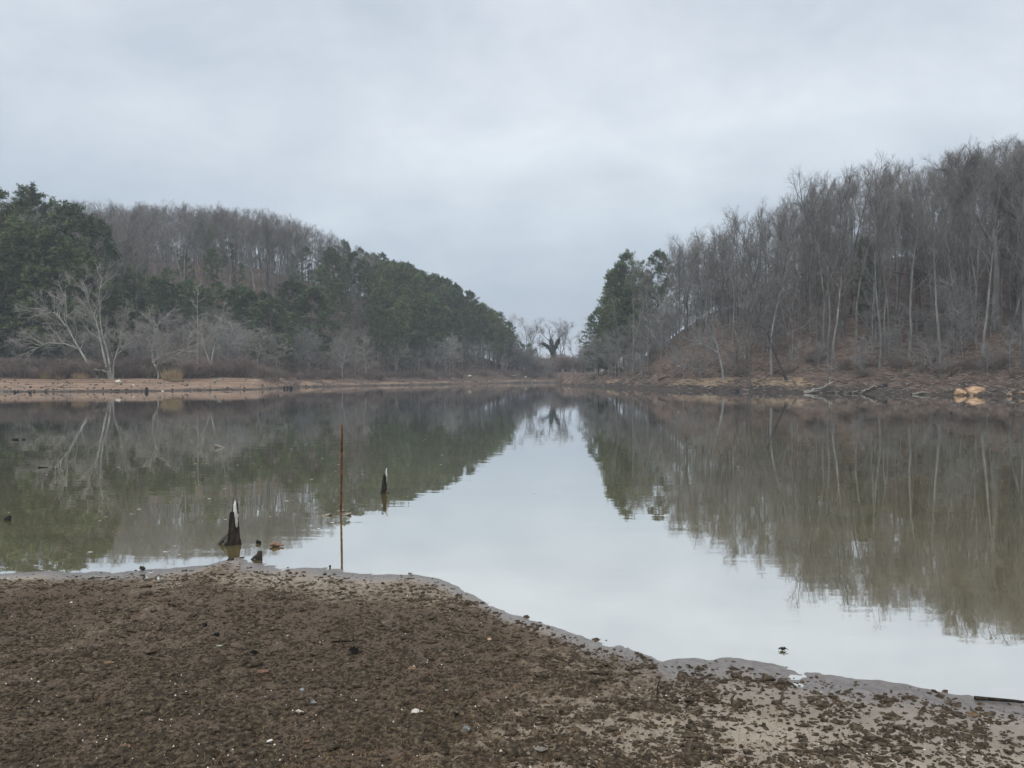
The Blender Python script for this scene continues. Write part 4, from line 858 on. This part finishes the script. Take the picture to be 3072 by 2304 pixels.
pebble(545, 1880, .028, M_black, 'black clod on the mud left of the middle', 12, 'clod', 'black_clod'); pebble(610, 1885, .04, M_black, 'black clod right of its neighbour on the left mud', 13, 'clod', 'black_clod', .9); pebble(648, 1922, .045, M_black, 'lowest of the three black clods on the left mud', 14, 'clod', 'black_clod')
pebble(903, 2095, .026, M_bluestone, 'dark blue grey pebble on the mud in the lower middle', 15); pebble(965, 2208, .018, M_stone, 'small grey pebble below the blue grey shell fragment', 16)
pebble(1150, 1870, .018, M_bluestone, 'small blue grey pebble in the middle of the mud', 17)
def twig(px, py, pts, r, m, label, cat='twig'):
    x, y = gp(px, py, .03); b = MB(); b.tubes(path(pts, 8)[None], (np.linspace(1, .5, 8) * r)[None], 6); return tag(link('twig', b.mesh('twig'), m, None, (x, y, max(nz(x, y), 0))), label, cat)
twig(1978, 2082, [(0, 0, -.02), (-.006, 0, .03), (.0, 0, .055), (.006, 0, .08)], .004, M_wood_dark, 'short dark twig sticking upright from the right mud')
twig(2052, 2120, [(0, 0, -.01), (.025, 0, .02), (.04, 0, .035), (.06, 0, .055)], .003, M_wood_dark, 'thin dark twig slanting right from the right mud')
twig(2930, 2088, [(0, 0, .012), (.1, -.02, .012), (.2, -.05, .015), (.34, -.13, .01)], .010, M_wood_dark, 'long dark stick lying along the mud edge at the far right', 'stick')
twig(260, 1736, [(0, 0, .012), (.05, .005, .02), (.12, .01, .022)], .006, M_wood_dark, 'short dark stick lying on the wet left mud edge', 'stick')
twig(775, 1818, [(0, 0, .02), (.03, -.02, .026), (.06, -.04, .02)], .003, M_straw, 'thin straw stalk on the mud below the tall stump', 'stalk')
# star shaped water weed and lichen rosette
def star(px, py, n, L, m, label, z0, seed, name, cat, part):
    x, y = gp(px, py); o = empty(name, (x, y, z0)); g = np.random.default_rng(seed)
    for i in range(n):
        a = i / n * 2 * PI + g.normal() * .15; l = L * g.uniform(.6, 1); b = MB(); b.tubes(path([(0, 0, 0), (math.cos(a) * l * .5, math.sin(a) * l * .5, l * .35), (math.cos(a) * l, math.sin(a) * l, l * .15)], 5)[None], np.array([[.25, .2, .2, .15, .05]]) * L * .35, 5); link(part, b.mesh(part), m, o)
    tag(o, label, cat)
star(2351, 1955, 9, .042, M_black, 'dark star shaped weed head floating on the bright water', .004, 3, 'floating_weed', 'weed', 'frond')
xx, yy = gp(655, 1980, .03); star(655, 1978, 9, .024, M_lichen, 'pale green star shaped rosette plant on the left mud', nz(xx, yy) + .02, 5, 'rosette_plant', 'plant', 'leaf')
xx, yy = gp(2925, 2165, .03); star(2925, 2165, 14, .035, M_straw, 'small clump of dead grass roots on the right mud', nz(xx, yy) + .01, 6, 'grass_tuft', 'grass tuft', 'blade')

# ---------------------------------------------------------------- clods, sprigs, flecks (nobody could count them)
def clods():
    g = np.random.default_rng(77); Nn = 190000
    y = 1 / g.uniform(1 / 7.0, 1 / 2.6, Nn); x = g.uniform(-.78, .78, Nn) * y
    cr = crust(x, y); d = lerp(x, NX, NY) - y; keep = (g.random(Nn) < np.clip(cr * 1.3 - .04, .07, 1) * (.35 + .65 * (fbm(x, y, .16, 90, 3) > .46))) & (d > -.04 + g.random(Nn) ** 2 * .3)
    x, y, cr, d = x[keep], y[keep], cr[keep], d[keep]; n = len(x); s = g.lognormal(0, .55, n) * .0040 * (1 + .35 * (1 - cr))
    u = 6; th = np.arange(u) / u * 2 * PI; D = [[0, 0, 1]]
    for e in (.7, -.2):
        for t in th: D.append([math.cos(t + e) * math.cos(e), math.sin(t + e) * math.cos(e), math.sin(e)])
    D = np.array(D); k = len(D); rr = g.uniform(.45, 1.5, (n, k, 1)); ax = np.stack([s * g.uniform(.9, 2.3, n), s * g.uniform(.7, 1.4, n), s * g.uniform(.35, .95, n)], 1)[:, None, :]
    V = D[None] * rr * ax; a = g.normal(size=n) * .5; c_, s_ = np.cos(a)[:, None], np.sin(a)[:, None]; X = V[..., 0] * c_ - V[..., 1] * s_; Yv = V[..., 0] * s_ + V[..., 1] * c_
    V = np.stack([X + x[:, None], Yv + y[:, None], V[..., 2] + (near_z(x, y) + s * .15)[:, None]], -1).reshape(-1, 3); f3 = []; f4 = []
    for j in range(u): f3.append((0, 1 + j, 1 + (j + 1) % u))
    for r in range(1):
        for j in range(u): a_ = 1 + r * u + j; b_ = 1 + r * u + (j + 1) % u; f4.append((a_, a_ + u, b_ + u, b_))
    off = (np.arange(n) * k)[:, None, None]; me = mesh_from('mud_clods', V, [(np.array(f3)[None] + off).reshape(-1, 3), (np.array(f4)[None] + off).reshape(-1, 4)])
    tag(link('mud_clods', me, M_clod), 'countless small dark crusty clods strewn over the mud', kind='stuff')
    # sprigs
    for nm, m, N2, lab, L0 in (('dead_sprigs', M_straw, 16000, 'fine dead straw sprigs scattered through the mud', .014), ('rusty_moss', M_orange, 5000, 'patches of rusty orange dead moss on the mud', .012)):
        y = 1 / g.uniform(1 / 5.2, 1 / 2.7, N2 * 2); x = g.uniform(-.75, .75, N2 * 2) * y
        if nm == 'dead_sprigs': p = sstep(-.9, .2, -np.abs(x - .1) * .6 - (y - 3.1) * .7 + .3) + .15
        else: p = (fbm(x, y, .16, 120, 2) > .66) * sstep(1.1, .3, np.abs(x - .05)) * sstep(4.8, 4.2, y)
        kp = (g.random(len(x)) < p) & (lerp(x, NX, NY) - y > .25) & (x < 2.2 - y * .2); x, y = x[kp], y[kp]; n = len(x)
        c = np.stack([x, y, near_z(x, y) + .004], 1); dd = g.normal(size=(n, 3)); dd[:, 2] = np.abs(dd[:, 2]) * .8 + .35; dd /= np.linalg.norm(dd, axis=1, keepdims=True); L = L0 * g.uniform(.5, 1.7, n)[:, None]
        w = np.cross(dd, g.normal(size=(n, 3))); w /= np.linalg.norm(w, axis=1, keepdims=True); w *= .0011; mid = c + dd * L * .55 + g.normal(size=(n, 3)) * L * .15; tip = c + dd * L + g.normal(size=(n, 3)) * L * .3
        V = np.stack([c - w, c + w, mid + w, mid - w, tip], 1).reshape(-1, 3); i = np.arange(n) * 5
        tag(link(nm, mesh_from(nm, V, [np.stack([i, i + 1, i + 2, i + 3], 1), np.stack([i + 3, i + 2, i + 4], 1)]), m), lab, kind='stuff')
    # pale grit and flecks
    N3 = 420; y = 1 / g.uniform(1 / 6.2, 1 / 2.8, N3); x = g.uniform(-.7, .7, N3) * y; kp = lerp(x, NX, NY) - y > .3; x, y = x[kp], y[kp]; n = len(x); s = g.uniform(.002, .0055, n)
    T4 = np.array([[1, 0, -.3], [-.6, .8, -.3], [-.5, -.8, -.3], [0, 0, .8]]); V = (T4[None] * s[:, None, None] * g.uniform(.5, 1.5, (n, 4, 1)) + np.stack([x, y, near_z(x, y) + .010], 1)[:, None]).reshape(-1, 3); i = np.arange(n) * 4
    tag(link('shell_grit', mesh_from('shell_grit', V, [np.concatenate([np.stack([i, i + 1, i + 3], 1), np.stack([i + 1, i + 2, i + 3], 1), np.stack([i + 2, i, i + 3], 1)])]), M_shell), 'tiny pale shell chips scattered over the mud', kind='stuff')
    # floating flecks
    N4 = 70; V = []; Fc = []
    for q in range(N4):
        yq = g.uniform(6.5, 22); xq = g.uniform(-.66, .1) * yq; r = g.uniform(.006, .02); a = np.arange(6) / 6 * 2 * PI; b0 = len(V)
        if lerp(xq, NX, NY) > yq - .1: continue
        V += [(xq + math.cos(t) * r * g.uniform(.8, 2.2), yq + math.sin(t) * r, .003) for t in a]; V += [(xq, yq, .005)]
        Fc += [(b0 + j, b0 + (j + 1) % 6, b0 + 6) for j in range(6)]
    tag(link('floating_flecks', mesh_from('floating_flecks', np.array(V), [np.array(Fc)]), M_shell), 'tiny pale flecks drifting on the shallow water', kind='stuff')
clods()
# ---------------------------------------------------------------- air
def haze():
    V = np.array([[-1300, -110, -4], [1300, -110, -4], [1300, 950, -4], [-1300, 950, -4]] + [[-1300, -110, 75], [1300, -110, 75], [1300, 950, 75], [-1300, 950, 75]], float)
    me = mesh_from('haze', V, [np.array([[3, 2, 1, 0], [4, 5, 6, 7], [0, 1, 5, 4], [1, 2, 6, 5], [2, 3, 7, 6], [3, 0, 4, 7]])])
    m, N = mat('haze_air'); v = N.n('ShaderNodeVolumePrincipled', Color=(.80, .87, .96), Density=.0006); v.inputs['Anisotropy'].default_value = 0.0
    N.n('ShaderNodeOutputMaterial', Volume=v); tag(link('haze', me, m), 'pale damp air over the lake and hills', kind='stuff')
haze()
